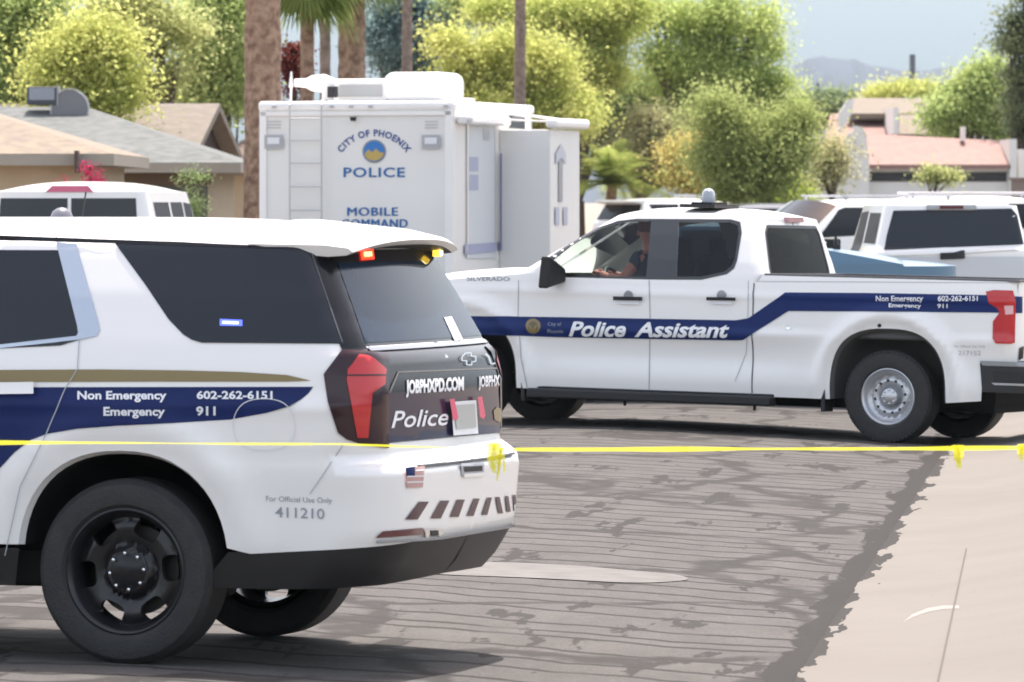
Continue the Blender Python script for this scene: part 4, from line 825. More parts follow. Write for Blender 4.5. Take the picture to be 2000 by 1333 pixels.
m = MB(); m.lathe([(0, .02), (.012, .0), (.018, -.03), (.010, -.045)], c=(.035, 0, .715), axis='z', n=8); m.build('nose', SKN, pr, True)
# ------------------------------------------------------------ mobile command truck
RVO = Vector((-1.9375, 74.32, 0)); RVM = Matrix.Translation(RVO) @ Matrix.Rotation(R(75), 4, 'Z')
rv = thing('command_truck', 'tall white box-bodied mobile command truck lettered City of Phoenix Police, with roof equipment', 'command truck', RVO, (0, 0, R(75)))
RVW = mat('coach_white', (.80, .79, .76), .4, 0, .2, noise=(.6, (.75, .74, .71), 1)); TRIMG = mat('trim_grey', (.42, .43, .45), .5)
def bx(name, c, d, m_, parent, bv=.02, seg=2): m = MB(); m.box(c, d); o = m.build(name, m_, parent); return bevel(o, bv, seg) if bv else o
bx('body', (1.93, 0, 1.91), (3.86, 2.5, 2.58), RVW, rv, .05, 3)
bx('roof_cap', (1.94, 0, 3.19), (3.94, 2.54, .13), WHITE, rv, .05, 3)
m = MB()
for y in (1.20, -1.20): m.box((-.012, y, 1.9), (.03, .09, 2.5))
m.box((-.012, 0, 3.10), (.03, 2.46, .05)); m.build('rear_trim', WHITE, rv)
m = MB()
for y in (-1.17, -.2, .05, .3, 1.05): m.box((-.045, y, 3.185), (.03, .05, .03))
m.build('clearance_lights', TRIMG, rv)
RP = Plane((-.003, 0, 0), (0, -1, 0), (0, 0, 1), RVM, (-1.25, 1.25), (.6, 3.3)); SP = Plane((0, -1.253, 0), (1, 0, 0), (0, 0, 1), RVM, (0, 3.9), (.6, 3.3))
RP.text('lettering', 'POLICE', (671, 346), (791, 346), 19, LETB, rv, .004, bold=.02, font_space=1.1)
for k_ in range(3):
    RP.text('lettering', 'MOBILE', (678 + k_ * .9, 422 - .3 * k_), (776 + k_ * .9, 422 - .3 * k_), 17, LETB, rv, .004 + .001 * k_, bold=0, font_space=1.1)
    RP.text('lettering', 'COMMAND', (667 + k_ * .9, 445 - .3 * k_), (795 + k_ * .9, 445 - .3 * k_), 17, LETB, rv, .004 + .001 * k_, bold=0, font_space=1.1)
V, Tr = textmesh('CITY OF PHOENIX', 0, .03, 1.15); t_ = (V[:, 0] - V[:, 0].min()) / np.ptp(V[:, 0]); th_ = (t_ - .5) * R(110); rr = 77 + V[:, 1] / .73 * 13
RP.emit('lettering', RP.inv(np.stack([731 + rr * np.sin(th_), 343 - rr * np.cos(th_)], 1)), Tr, mat('navy_lettering', (.02, .06, .26), .45), rv, .004)
RP.pix('seal', circ2(731, 296, 23, 32), mat('seal_rim', (.25, .27, .30), .5), rv, .004, 6); RP.pix('seal', circ2(731, 296, 20, 32), mat('seal_blue', (.03, .18, .50), .5), rv, .007, 6)
RP.pix('seal', [(713, 300), (720, 292), (727, 298), (735, 290), (742, 298), (750, 298), (748, 306), (741, 312), (731, 315), (720, 312), (714, 306)], mat('seal_gold', (.50, .36, .10), .5), rv, .010, 5)
RP.pix('rear_camera', [(685, 229), (699, 229), (697, 237), (687, 237)], BLACKP, rv, .05, 5)
for x in (536, 843):
    RP.pix('rear_light', [(x - 18, 264), (x + 18, 264), (x + 18, 291), (x - 18, 291)], TRIMG, rv, .03, 9); RP.pix('rear_light', [(x - 12, 269), (x + 12, 269), (x + 12, 282), (x - 12, 282)], STICK, rv, .04, 9)
    for k in range(3): RP.pline('louver', [(x - 13, 238 + k * 6), (x + 13, 238 + k * 6)], 2.2, mat('louver_grey', (.50, .51, .52), .5), rv, .01)
LAD = mat('ladder_aluminium', (.50, .51, .52), .4, .3)
def rvl(px_, py_, x_): X_ = None; y_ = ((-1.9375 + .2588 * x_) - (px_ - CX) / F * (74.32 + .966 * x_)) / (.9659 + .2588 * (px_ - CX) / F); D_ = 74.32 + .966 * x_ + .2588 * y_; return Vector((x_, y_, CH - (py_ - HY) / F * D_))
m = MB()
for x in (566, 628):
    m.tube([rvl(x, 470, -.12), rvl(x, 205, -.12), rvl(x, 196, .05), rvl(x, 196, .3)], .011, 6)
for y in (232, 275, 319, 365, 411, 455): m.tube([rvl(566, y, -.12), rvl(628, y, -.12)], .010, 6)
m.build('ladder', LAD, rv, True)
m = MB(); m.tube([rvl(568, 200, .3), rvl(569, 148, .3)], .014, 6); m.tube([rvl(568, 172, .3), rvl(569, 140, .3)], [.03, .012], 8); m.tube([rvl(632, 200, .5), rvl(632, 146, .5)], .006, 5); m.build('mast', WHITE, rv, True)
m = MB(); a_, b_ = rvl(576, 162, .7), rvl(652, 164, .7); m.tube([a_, a_.lerp(b_, .3), a_.lerp(b_, .45), a_.lerp(b_, .75), b_], [.05, .06, .10, .12, .07], 12); m.box(rvl(645, 180, .7), (.2, .16, .20)); m.build('satellite_unit', WHITE, rv, True)
bx('satellite_foot', rvl(650, 180, .55), (.1, .12, .14), BLACKP, rv, .01)
c_ = rvl(715, 180, 1.3); bx('air_conditioner', (1.3, c_.y, 3.40), (.8, .78, .30), WHITE, rv, .04); bx('grille', (.885, c_.y, 3.40), (.02, .66, .15), mat('grille_grey', (.36, .37, .37), .6), rv, .004)
c_ = rvl(828, 170, 1.3); bx('air_conditioner', (1.3, c_.y, 3.44), (.95, .84, .38), WHITE, rv, .13, 5)
bx('roof_vent', (2.6, -.6, 3.29), (.35, .35, .08), WHITE, rv, .02)
SP.pix('door', [(913, 236), (965, 240), (965, 505), (913, 505)], mat('door_white', (.60, .63, .65), .4), rv, .012, 15)
SP.pline('door_frame', [(911, 505), (911, 233), (967, 238), (967, 505)], 2.5, WHITE, rv, .02)
for y0, y1 in ((307, 335), (342, 372)): SP.pix('notice', [(915, y0), (932, y0), (932, y1), (915, y1)], mat('pale_notice', (.38, .40, .52), .5), rv, .016, 10)
SP.pix('notice', [(942, 250), (954, 251), (954, 275), (942, 275)], mat('door_window', (.42, .46, .49), .3), rv, .016, 10)
SP.pline('grab_rail', [(971, 300), (971, 490)], 4, mat('rail_blue', (.10, .12, .26), .4), rv, .05)
SP.pix('navy_stripe', [(905, 478), (975, 473), (975, 491), (905, 498)], mat('faded_navy', (.34, .36, .50), .5), rv, .020, 12)
SP.pix('side_window', [(994, 226), (1024, 230), (1024, 253), (994, 250)], GLOSSBLK, rv, .01, 8)
c_ = rvl(950, 227, 1.0); bx('door_awning', (1.15, -1.34, 3.02), (2.1, .14, .11), WHITE, rv, .03)
m = MB(); m.lathe([(0, -.06), (.045, -.05), (.05, 0), (0, .02)], c=(.12, -1.42, 3.03), axis='y', n=16); m.build('lamp', STICK, rv, True)
so = bx('slide_out', (2.95, -1.585, 1.82), (1.5, .67, 2.2), RVW, rv, .015)
SO = Plane((0, -1.922, 0), (1, 0, 0), (0, 0, 1), RVM, (2.1, 3.75), (.7, 3.0))
SO.pix('slide_window', [(1090, 300), (1098, 298), (1098, 395), (1090, 395)], mat('strip_window', (.25, .27, .30), .3), so, .008, 12)
SO.pix('navy_stripe', [(1084, 300), (1094, 282), (1104, 300), (1104, 322), (1094, 308), (1084, 322)], mat('pale_navy', (.52, .54, .60), .5), so, .012, 10)
for x in (1087, 1103): SO.pix('navy_stripe', [(x - 4, 405), (x + 4, 405), (x + 4, 440), (x - 4, 440)], mat('pale_navy2', (.46, .48, .58), .5), so, .012, 12)
bx('slide_awning', (2.98, -1.95, 3.00), (1.72, .16, .13), WHITE, rv, .05, 3)
m = MB(); m.tube([(3.8, -1.22, 3.12), (3.74, -1.95, 3.02)], .02, 6); m.build('awning_arm', WHITE, rv, True); m = MB(); m.tube([(2.16, -1.25, 3.05), (2.16, -1.95, 3.02)], .012, 6); m.build('awning_arm', WHITE, rv, True)
m = MB(); m.hexa([(3.86, -1.05, .7), (6.2, -1.0, .7), (6.2, 1.0, .7), (3.86, 1.05, .7), (3.86, -1.05, 1.45), (6.1, -.95, 1.3), (6.1, .95, 1.3), (3.86, 1.05, 1.45)]); m.hexa([(3.86, -1.04, 1.45), (5.2, -1.0, 1.42), (5.2, 1.0, 1.42), (3.86, 1.04, 1.45), (3.86, -.9, 2.35), (4.7, -.85, 2.3), (4.7, .85, 2.3), (3.86, .9, 2.35)]); bevel(m.build('cab', WHITE, rv), .05)
m = MB(); m.box((1.9, 0, .62), (3.6, 2.2, .25)); m.build('underbody', DARKIN, rv)
for x, y, sg in ((1.1, 1.0, 1), (1.1, -1.0, -1), (5.2, .95, 1), (5.2, -.95, -1)): wheel(rv, x, y, sg, .42, .28, .25, 'silver')

# ------------------------------------------------------------ vehicles further back
DULLG = mat('dull_side_glass', (.012, .015, .02), .45, spec=.2)
def bgcar(name, label, cat, X, Y, ang, Sh_kw, glass, z0=0.0, paint=WHITE, group=None, **kw):
    Mx = Matrix.Translation((X, Y, z0)) @ Matrix.Rotation(ang, 4, 'Z'); t = thing(name, label, cat, (X, Y, z0), (0, 0, ang), group)
    Sh = Shell(Sh_kw['w'], Sh_kw['xr'], Sh_kw['xf'], Sh_kw['rr'], lin([0, 3], [.5, .5]), Mx, .05, .12, .03, None, Sh_kw.get('zr', (.33, 1.84)))
    a1, a2 = suv_body(Sh, t, mt=paint, **kw)
    for a in (a1, a2):
        for sg in (1, -1):
            d = dens(a, .08, False); P_ = Sh.pt(xz2uz(Sh, d)); n = len(P_); r1 = [(p[0], p[1] * sg, p[2]) for p in P_]; r2 = [(p[0], (p[1] - .4) * sg, p[2]) for p in P_]; c = (d[:, 0].mean(), r2[0][1], .49)
            mobj('wheel_well', r1 + r2 + [c], [(i, i + 1, n + i + 1, n + i) for i in range(n - 1)] + [(n + i, n + i + 1, 2 * n) for i in range(n - 1)], BLACKP, t, True)
    cladding(Sh, t, .49, .54, lambda u: .34, a1, a2, SATIN)
    m = MB(); m.box((1.5, 0, .42), (4.4, 1.4, .14)); m.build('underbody', DARKIN, t)
    for x, y, sg in ((0, .84, 1), (0, -.84, -1), (3.07, .84, 1), (3.07, -.84, -1)): wheel(t, x, y, sg, .39, .26, .25, 'silver', x * sg)
    for nm, poly in glass.get('side', []):
        for mr in (False, True): Sh.xz(nm, [poly], DULLG, t, .003, .08, mirror=mr)
    for z_0, z_1, u0, u1 in glass.get('rear', []):
        L_ = dens([(u0[0], z_0), (u0[1], z_0), (u1[1], z_1), (u1[0], z_1)], .06); V_, T_ = tri2d([L_], .06); Sh.emit('rear_window', V_, T_, PRIV, t, .004)
    return t, Sh
KS = dict(w=wS, xr=xrS, xf=lin([.3, 2], [4.05, 4.0]), rr=rrS)
GS = dict(side=[('side_window', [(-.62, 1.42), (.1, 1.40), (.25, 1.80), (-.75, 1.80)][::-1]), ('door_window', [(.215, 1.41), (.30, 1.385), (1.34, 1.33), (1.34, 1.80), (.33, 1.80)]), ('door_window', [(1.46, 1.325), (2.66, 1.27), (2.58, 1.36), (2.12, 1.755), (1.98, 1.80), (1.46, 1.80)])], rear=[(1.40, 1.79, (-.83, .83), (-.70, .70))])
# white van at the left edge, rear doors towards the camera
KV = dict(w=lin([.33, .8, 1.2, 1.7, 2.10, 2.2], [.95, 1.0, 1.0, .96, .88, .86]), xr=lin([.33, .6, 2.2], [-1.5, -1.5, -1.38]), xf=lin([0, 3], [4.2, 4.1]), rr=lin([0, 3], [.13, .13]), zr=(.33, 2.12))
Dv = 66.5; hv_ = Vector((math.sin(R(3.5)), math.cos(R(3.5)), 0)); rc = Vector(((135 - CX) / F * Dv, Dv, 0)); og = rc + hv_ * 1.42
van, VS = bgcar('van', 'white van seen from behind with two dark rear door windows and a high brake light', 'van', og.x, og.y, R(90 - 3.5), KV,
    dict(side=[('side_window', [(-1.0, 1.45), (.3, 1.45), (.3, 2.0), (-1.0, 2.0)]), ('side_window', [(.5, 1.45), (1.6, 1.45), (1.6, 2.0), (.5, 2.0)]), ('door_window', [(1.75, 1.4), (2.9, 1.35), (2.4, 1.98), (1.75, 2.0)])], rear=[(1.45, 2.045, (-.80, -.02), (-.76, -.02)), (1.45, 2.045, (.02, .84), (.02, .80))]), roofz=2.12, apx=(3.1, 2.3), hood=((4.1, 1.0), (3.7, 1.15), (3.1, 1.25)))
m = MB(); m.hexa([(-1.40, -.27, 2.115), (-1.34, -.27, 2.115), (-1.34, .27, 2.115), (-1.40, .27, 2.115), (-1.37, -.2, 2.185), (-1.28, -.2, 2.185), (-1.28, .2, 2.185), (-1.37, .2, 2.185)]); m.build('brake_light', mat('pink_red_lens', (.50, .10, .17), .3, 0, .4), van)
for sg in (1, -1):
    m = MB(); m.box((2.75, sg * 1.12, 1.55), (.10, .22, .34)); m.box((2.75, sg * 1.02, 1.5), (.05, .12, .05)); bevel(m.build('side_mirror', BLACKP, van), .03)
    VS.uz('taillight', [dens([(.86, .9), (.99, .9), (.99, 1.35), (.86, 1.35)], .06)], REDL, van, .006, mirror=(sg < 0))
# white truck with canopy behind the bed
KC = dict(w=lin([.33, .6, 1.3, 1.42, 1.50, 1.97], [.95, .98, .96, .90, .86, .755]), xr=lin([.33, .6, 1.45, 1.5, 1.97], [-1.25, -1.28, -1.28, -1.24, -1.12]), xf=lin([0, 3], [4.1, 4.1]), rr=lin([.3, 1.45, 1.97], [.12, .08, .10]), zr=(.33, 1.98))
Dc = 66.0; rc = W(1858, 700, Dc)
can, CS = bgcar('canopy_truck', 'white truck with wide dark canopy rear window and black latch, behind the pickup bed', 'truck', rc.x, Dc + 1.28, R(90.5), KC,
    dict(side=[('door_window', [(.85, 1.42), (2.4, 1.36), (1.95, 1.88), (.85, 1.90)])], rear=[]), rH=.035, roofz=1.965, apx=(2.75, 1.95), hood=((4.05, 1.15), (3.6, 1.2), (2.75, 1.28)))
for mr in (False, True): CS.xz('side_window', [[(-1.0, 1.54), (.55, 1.54), (.55, 1.88), (-.92, 1.88)]], DULLG, can, .004, mirror=mr)
CS.pix('rear_window', [(1727, 489), (1732, 460), (1745, 412), (1975, 408), (1986, 420), (1999, 478), (1880, 483)], PRIV, can, .006, 12)
m = MB(); m.box((-1.15, .0, 1.945), (.05, .56, .07)); bevel(m.build('brake_light', TRIMG, can), .02); m = MB(); m.box((-1.18, 0, 1.945), (.02, .26, .035)); m.build('brake_lens', REDD, can)
CS.pline('window_frame', [(1690, 497), (1850, 492), (2010, 484)], 9, WHITE, can, .014); CS.pline('latch', [(1836, 501), (1884, 499)], 13, BLACKP, can, .03)
CS.uz('tailgate', [dens([(-.82, .75), (.82, .75), (.82, 1.40), (-.82, 1.40)], .08)], mat('silver_tailgate', (.58, .60, .63), .3, .2, .5), can, .006)
for sg in (1, -1):
    m = MB(); m.box((2.35, sg * 1.12, 1.45), (.10, .24, .26)); m.box((2.35, sg * 1.0, 1.42), (.05, .14, .05)); bevel(m.build('side_mirror', BLACKP, can), .03)
    CS.uz('taillight', [dens([(.86, .9), (.99, .9), (.99, 1.3), (.86, 1.3)], .06)], REDL, can, .008, mirror=(sg < 0))
# blue pickup between them, bonnet to the right
BLUEP = mat('light_blue_paint', (.085, .17, .25), .4, .1, .3)
KB = dict(w=lin([.33, .6, 1.1, 1.4, 1.55, 1.84], [.90, .94, .95, .93, .87, .74]), xr=lin([.3, 2], [-1.1, -.95]), xf=lin([0, 3], [4.12, 4.05]), rr=lin([0, 3], [.2, .15]))
Db = 61.0; ab = R(2); nb_ = Vector(((1866 - CX) / F * Db, Db, 0)) - Vector((math.cos(ab), math.sin(ab), 0)) * 4.1
blu, BS = bgcar('blue_pickup', 'light blue vehicle behind the police pickup bed, only its bonnet showing', 'car', nb_.x, nb_.y, ab, KB,
    dict(side=[('door_window', [(1.25, 1.40), (2.4, 1.40), (1.9, 1.72), (1.25, 1.72)])], rear=[]), paint=BLUEP, bed=(1.1, 1.22), roofz=1.76, apx=(2.62, 1.9), hood=((4.05, 1.36), (3.6, 1.45), (2.62, 1.54)))
m = MB(); q = [(2.82 + k * .1, -.77 + .012 * k, 1.425 - .0155 * k) for k in range(11)]
BS.pline('bonnet_gap', [(1652, 512), (1700, 514), (1790, 518)], 5, mat('dark_blue_gap', (.03, .06, .09), .6), blu, .006)  # shut line between bonnet and wing, in dark blue
m = MB(); m.box((2.86, -.30, 1.545), (.06, .10, .05)); m.tube([(2.86, -.30, 1.56), (2.85, -.30, 1.66)], [.04, .008], 6); m.build('wiper_post', BLACKP, blu)
# far patrol wagon behind the pickup's cab (tail to the left) and one facing left
sA = W(1150, 700, 150); LB = mat('light_bar', (.42, .43, .46), .3, .3)
hA = Vector((math.cos(R(40)), math.sin(R(40)), 0)); lA = Vector((-hA.y, hA.x, 0)); oA = Vector(((1150 - CX) / F * 150, 150, 0)) + hA * 1.15 - lA * .98
fa, FS = bgcar('far_patrol_wagon', 'distant white patrol wagon with roof light bar, its tail showing left of the pickup roof', 'police car', oA.x, oA.y, R(40), KS, GS, z0=.13)
m = MB(); m.box((1.55, 0, 1.99), (.32, 1.3, .10)); bevel(m.build('light_bar', LB, fa), .03)
m = MB(); m.rings([[(-.8, y, 1.90), (-1.15, y * .92, 1.88), (-1.15, y * .92, 1.84), (-.85, y, 1.80)] for y in np.linspace(-.8, .8, 9)]); m.build('spoiler', WHITE, fa)
DB_ = 104; hB = Vector((-math.cos(R(32)), -math.sin(R(32)), 0)); lB = Vector((-hB.y, hB.x, 0)); oB = Vector(((1592 - CX) / F * DB_, DB_, 0)) - hB * 2.55 - lB * .75
fb, _ = bgcar('parked_wagon', 'white wagon facing left, its windscreen showing above the pickup cab rear window', 'SUV', oB.x, oB.y, R(180 + 32), KS, GS, z0=.10)
m = MB()
for sg in (1, -1): m.tube([(-.5, sg * .62, 2.0), (1.9, sg * .62, 2.0)], .018, 6); m.box((-.4, sg * .62, 1.96), (.06, .03, .08)); m.box((1.8, sg * .62, 1.96), (.06, .03, .08))
m.build('roof_rack', LB, fb)
DC_ = 118; fc, _ = bgcar('rack_wagon', 'pale wagon with a roof rack just visible above the canopy truck', 'SUV', (1990 - CX) / F * DC_ - 1.8, DC_, R(6), KS, GS, z0=.16)
m = MB(); m.tube([(-.5, -.62, 2.0), (2.1, -.62, 2.0)], .03, 6); m.tube([(-.5, .62, 2.0), (2.1, .62, 2.0)], .03, 6)
for xx in (-.4, 2.0): m.box((xx, -.62, 1.95), (.06, .03, .12)); m.box((xx, .62, 1.95), (.06, .03, .12))
m.build('roof_rack', LB, fc)

DKP = mat('dark_car_paint', (.03, .035, .05), .3, .2, .5)
fd_, _ = bgcar('dark_wagon', 'dark wagon between the two white wagons, only its roof edge showing', 'SUV', (1480 - CX) / F * 132, 132, R(12), KS, GS, z0=.02, paint=DKP)
# ------------------------------------------------------------ houses
STUCCO = mat('tan_stucco', (0.423, 0.331, 0.221), .9, noise=(2, (0.460, 0.368, 0.258), 1)); SHING = mat('grey_shingle', (0.095, 0.109, 0.106), .9, noise=(5, (0.154, 0.162, 0.154), 1), bump=(12, .6)); SHTAN = mat('tan_shingle', (0.190, 0.160, 0.130), .9, noise=(5, (0.267, 0.216, 0.157), 1), bump=(12, .6)); SHBR = mat('brown_shingle', (0.163, 0.142, 0.115), .9, noise=(5, (0.201, 0.174, 0.149), 1), bump=(12, .6))
FASC = mat('pale_fascia', (0.323, 0.293, 0.246), .7); GAR = mat('garage_door', (0.088, 0.080, 0.072), .6); DARKW = mat('dark_window', (.03, .03, .035), .2)
def hiphouse(name, label, x0, x1, y0, y1, ze, zr, r0, r1, roofm, wallm, over=.45, rot=0):
    t = thing(name, label, 'house', ((x0 + x1) / 2, (y0 + y1) / 2, -.2), (0, 0, rot)); cx, cy = (x0 + x1) / 2, (y0 + y1) / 2
    L = lambda x, y, z: (x - cx, y - cy, z + .2)
    m = MB(); m.hexa([L(x0 + over, y0 + over, -.2), L(x1 - over, y0 + over, -.2), L(x1 - over, y1 - over, -.2), L(x0 + over, y1 - over, -.2), L(x0 + over, y0 + over, ze - .05), L(x1 - over, y0 + over, ze - .05), L(x1 - over, y1 - over, ze - .05), L(x0 + over, y1 - over, ze - .05)]); m.build('wall', wallm, t)
    ym = (y0 + y1) / 2; m = MB(); m.add([L(x0, y0, ze), L(x1, y0, ze), L(x1, y1, ze), L(x0, y1, ze), L(r0, ym, zr), L(r1, ym, zr)], [(0, 1, 5, 4), (1, 2, 5), (2, 3, 4, 5), (3, 0, 4), (3, 2, 1, 0)]); m.build('roof', roofm, t)
    m = MB(); m.hexa([L(x0, y0, ze - .16), L(x1, y0, ze - .16), L(x1, y1, ze - .16), L(x0, y1, ze - .16), L(x0, y0, ze - .004), L(x1, y0, ze - .004), L(x1, y1, ze - .004), L(x0, y1, ze - .004)]); m.build('fascia', FASC, t)
    return t, L
h1, L = hiphouse('stucco_house', 'tan stucco house with a light brown hipped roof at the far left', -14, -5.45, 82, 90, 2.66, 3.75, -12, -9.0, SHTAN, STUCCO, .35)
m = MB(); m.box(L(-9.2, 82.33, 1.15), (3.9, .05, 2.3)); m.build('garage_door', mat('sand_garage_door', (0.231, 0.187, 0.143), .7), h1)
m = MB(); m.box(L(-6.42, 82.30, 1.5), (.9, .05, .9)); w_ = m.build('window', DARKW, h1)
m = MB(); m.box(L(-5.95, 82.0, 2.55), (.05, .5, .30)); m.build('bracket', mat('dark_bracket', (.08, .06, .05), .8), h1)
h2, L = hiphouse('grey_roof_house', 'house with wide grey-green shingle roof and dark garage door, left of the thick palm', -17.5, -4.3, 95, 105, 2.62, 3.58, -15, -7.1, SHING, STUCCO, .55)
m = MB(); m.box(L(-5.95, 95.53, 1.1), (2.2, .06, 2.35)); m.build('garage_door', GAR, h2)
m = MB(); m.box(L(-5.95, 95.50, 2.36), (2.3, .08, .18)); m.build('garage_trim', mat('brown_beam', (.12, .085, .06), .8), h2)
h3 = thing('gabled_house', 'brown shingled house whose dark triangular gable faces the palm trunk', 'house', (-7.05, 110, -.2), (0, 0, R(-5)))
m = MB(); m.hexa([(-4, -3.2, 0), (1.35, -3.2, 0), (1.35, 3.2, 0), (-4, 3.2, 0), (-4, -3.2, 2.75), (1.35, -3.2, 2.75), (1.35, 3.2, 2.75), (-4, 3.2, 2.75)]); m.build('wall', STUCCO, h3)
m = MB(); m.hexa([(-4.4, -3.8, 2.72), (1.7, -3.8, 2.72), (1.7, 0, 3.86), (-4.4, 0, 3.86), (-4.4, -3.8, 2.86), (1.7, -3.8, 2.86), (1.7, 0, 4.0), (-4.4, 0, 4.0)]); m.hexa([(-4.4, 0, 3.86), (1.7, 0, 3.86), (1.7, 3.8, 2.72), (-4.4, 3.8, 2.72), (-4.4, 0, 4.0), (1.7, 0, 4.0), (1.7, 3.8, 2.86), (-4.4, 3.8, 2.86)]); m.build('roof', SHBR, h3)
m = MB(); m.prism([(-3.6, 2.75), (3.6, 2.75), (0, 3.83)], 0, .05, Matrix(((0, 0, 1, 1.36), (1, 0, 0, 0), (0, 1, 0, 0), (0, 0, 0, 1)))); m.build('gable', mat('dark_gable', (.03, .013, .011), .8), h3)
h4, L = hiphouse('brown_house', 'low brown-roofed house partly hidden behind the big palm trunk', -6.0, -2.2, 118, 128, 2.75, 3.6, -5.0, -3.4, mat('rust_shingle', (0.121, 0.083, 0.066), .9, noise=(5, (0.149, 0.105, 0.083), 1)), STUCCO, .4)
ac = thing('rooftop_cooler', 'dark square evaporative cooler on the ridge of the grey-green roof', 'air cooler', W(84, 208, 99.5)); m = MB(); m.box((0, 0, .17), (.50, .5, .30)); bevel(m.build('housing', mat('cooler_grey', (0.066, 0.072, 0.088), .6), ac), .02)
m = MB(); m.box((0, -.255, .20), (.42, .01, .2)); m.build('grille', mat('cooler_grille', (.30, .32, .36), .6), ac); m = MB(); m.box((.26, 0, .17), (.03, .5, .34)); m.build('edge_panel', mat('galvanised', (0.303, 0.314, 0.330), .4, .4), ac)
du = thing('roof_duct', 'curved metal duct beside the rooftop cooler', 'air duct', W(138, 212, 99.5)); m = MB(); m.lathe([(0, -.22), (.30, -.22), (.30, .22), (0, .22)], axis='y', n=32); m.build('duct', mat('duct_metal', (0.209, 0.209, 0.226), .5, .3), du, True, 30); m = MB(); m.lathe([(.31, -.24), (.33, -.24), (.33, -.20), (.31, -.20), (.31, -.24)], axis='y', n=32); m.build('duct_rim', mat('galvanised2', (0.496, 0.512, 0.528), .4, .3), du, True, 30)
sh = thing('window_shrubs', 'dark shrub against the wall beside the grey house garage', 'shrub', W(376, 350, 92)); 
# red flowers behind the van
# right-hand house
WW = mat('white_stucco', (0.744, 0.720, 0.672), .85, noise=(1.5, (0.792, 0.768, 0.733), 1)); TERRA = mat('terracotta_tiles', (0.261, 0.154, 0.130), .85, noise=(4, (0.297, 0.188, 0.161), 1), bump=(9, .8)); PALE = mat('pale_gravel_roof', (0.179, 0.149, 0.113), .9, noise=(3, (0.205, 0.172, 0.132), 1))
Dh = 160.0; k = F / Dh
def HP(px, py, D=Dh): return W(px, py, D)
rh = thing('white_house', 'white stucco house with pink terracotta roof and long dark clerestory window on the right', 'house', (HP(1820, 392).x, Dh, 0)); o_ = Vector((HP(1820, 392).x, Dh, 0))
def wall(name, px0, px1, ptop, pbot, D0, D1, m_, parent=rh, org=o_, slope=None):
    a, b = W(px0, ptop, D0), W(px1, pbot, D0); m = MB(); z1 = a.z; z0 = b.z if pbot < 395 else -.3
    m.box((((a.x + b.x) / 2) - org.x, (D0 + D1) / 2 - org.y, (z0 + z1) / 2), (abs(b.x - a.x), D1 - D0, z1 - z0)); return m.build(name, m_, parent)
wall('wall', 1640, 1972, 325, 400, Dh, Dh + 9, WW); wall('eave', 1684, 1972, 321, 333, Dh - .25, Dh - .02, mat('eave_white', (0.740, 0.720, 0.680), .7)); wall('clerestory_window', 1687, 1966, 337, 355, Dh - .03, Dh + .02, DARKW)
wall('gable_wall', 1972, 1986, 272, 400, Dh - .3, Dh + 8, WW); wall('gable_wall', 1989, 2003, 292, 400, Dh + .4, Dh + 8, WW)
a, b, c, d = W(1697, 322, Dh - .3), W(1974, 322, Dh - .3), W(1974, 276, Dh + 3.2), W(1697, 262, Dh + 3.2)
m = MB(); V8 = [p - o_ for p in (a, b, c, d)]; m.hexa([tuple(p - Vector((0, 0, .12))) for p in V8] + [tuple(p) for p in V8]); m.build('roof', TERRA, rh)
m = MB(); pw = [(1655, 262), (1667, 258), (1668, 246), (1674, 246), (1684, 250), (1692, 262), (1698, 330), (1698, 400), (1640, 400), (1640, 330)]; V_ = [W(x, y, Dh - .35) - o_ for x, y in pw]; n = len(V_); m.add([tuple(v) for v in V_] + [(v.x, v.y + .3, v.z) for v in V_], [tuple(range(n)), tuple(range(2 * n - 1, n - 1, -1))] + [(i, n + i, n + (i + 1) % n, (i + 1) % n) for i in range(n)]); m.build('parapet', WW, rh)
wall('chimney', 1878, 1886, 248, 276, Dh + 2.5, Dh + 3.0, WW)
rb = thing('red_roof_house', 'farther house with stepped tan and terracotta roofs above the white house', 'house', (HP(1740, 392, 190).x, 190, 0)); o2 = Vector((HP(1740, 392, 190).x, 190, 0))
def roofp(name, pts, m_, parent, org, th=.15): V_ = [W(x, y, D) - org for x, y, D in pts]; m = MB(); n = len(V_); m.add([(v.x, v.y, v.z - th) for v in V_] + [tuple(v) for v in V_], [tuple(range(n))[::-1], tuple(range(n, 2 * n))] + [(i, (i + 1) % n, n + (i + 1) % n, n + i) for i in range(n)]); return m.build(name, m_, parent)
roofp('roof', [(1655, 222, 192), (1845, 222, 192), (1832, 192, 198), (1668, 192, 198)], PALE, rb, o2); roofp('roof', [(1604, 300, 188), (1752, 300, 188), (1752, 222, 194), (1622, 222, 194)], TERRA, rb, o2)
roofp('roof', [(1756, 262, 188), (1860, 262, 188), (1860, 224, 192), (1756, 224, 192)], PALE, rb, o2)
wall('wall', 1606, 1860, 300, 400, 188.3, 198, WW, rb, o2); wall('wall', 1652, 1840, 224, 300, 193, 198, WW, rb, o2); wall('parapet', 1746, 1755, 210, 262, 187.6, 194, WW, rb, o2)
m = MB(); V_ = [W(x, y, 187.5) - o2 for x, y in ((1637, 225), (1655, 196), (1668, 192), (1664, 222), (1640, 262))]; n = 5; m.add([tuple(v) for v in V_] + [(v.x, v.y + .4, v.z) for v in V_], [tuple(range(n)), tuple(range(2 * n - 1, n - 1, -1))] + [(i, n + i, n + (i + 1) % n, (i + 1) % n) for i in range(n)]); m.build('parapet', WW, rb)
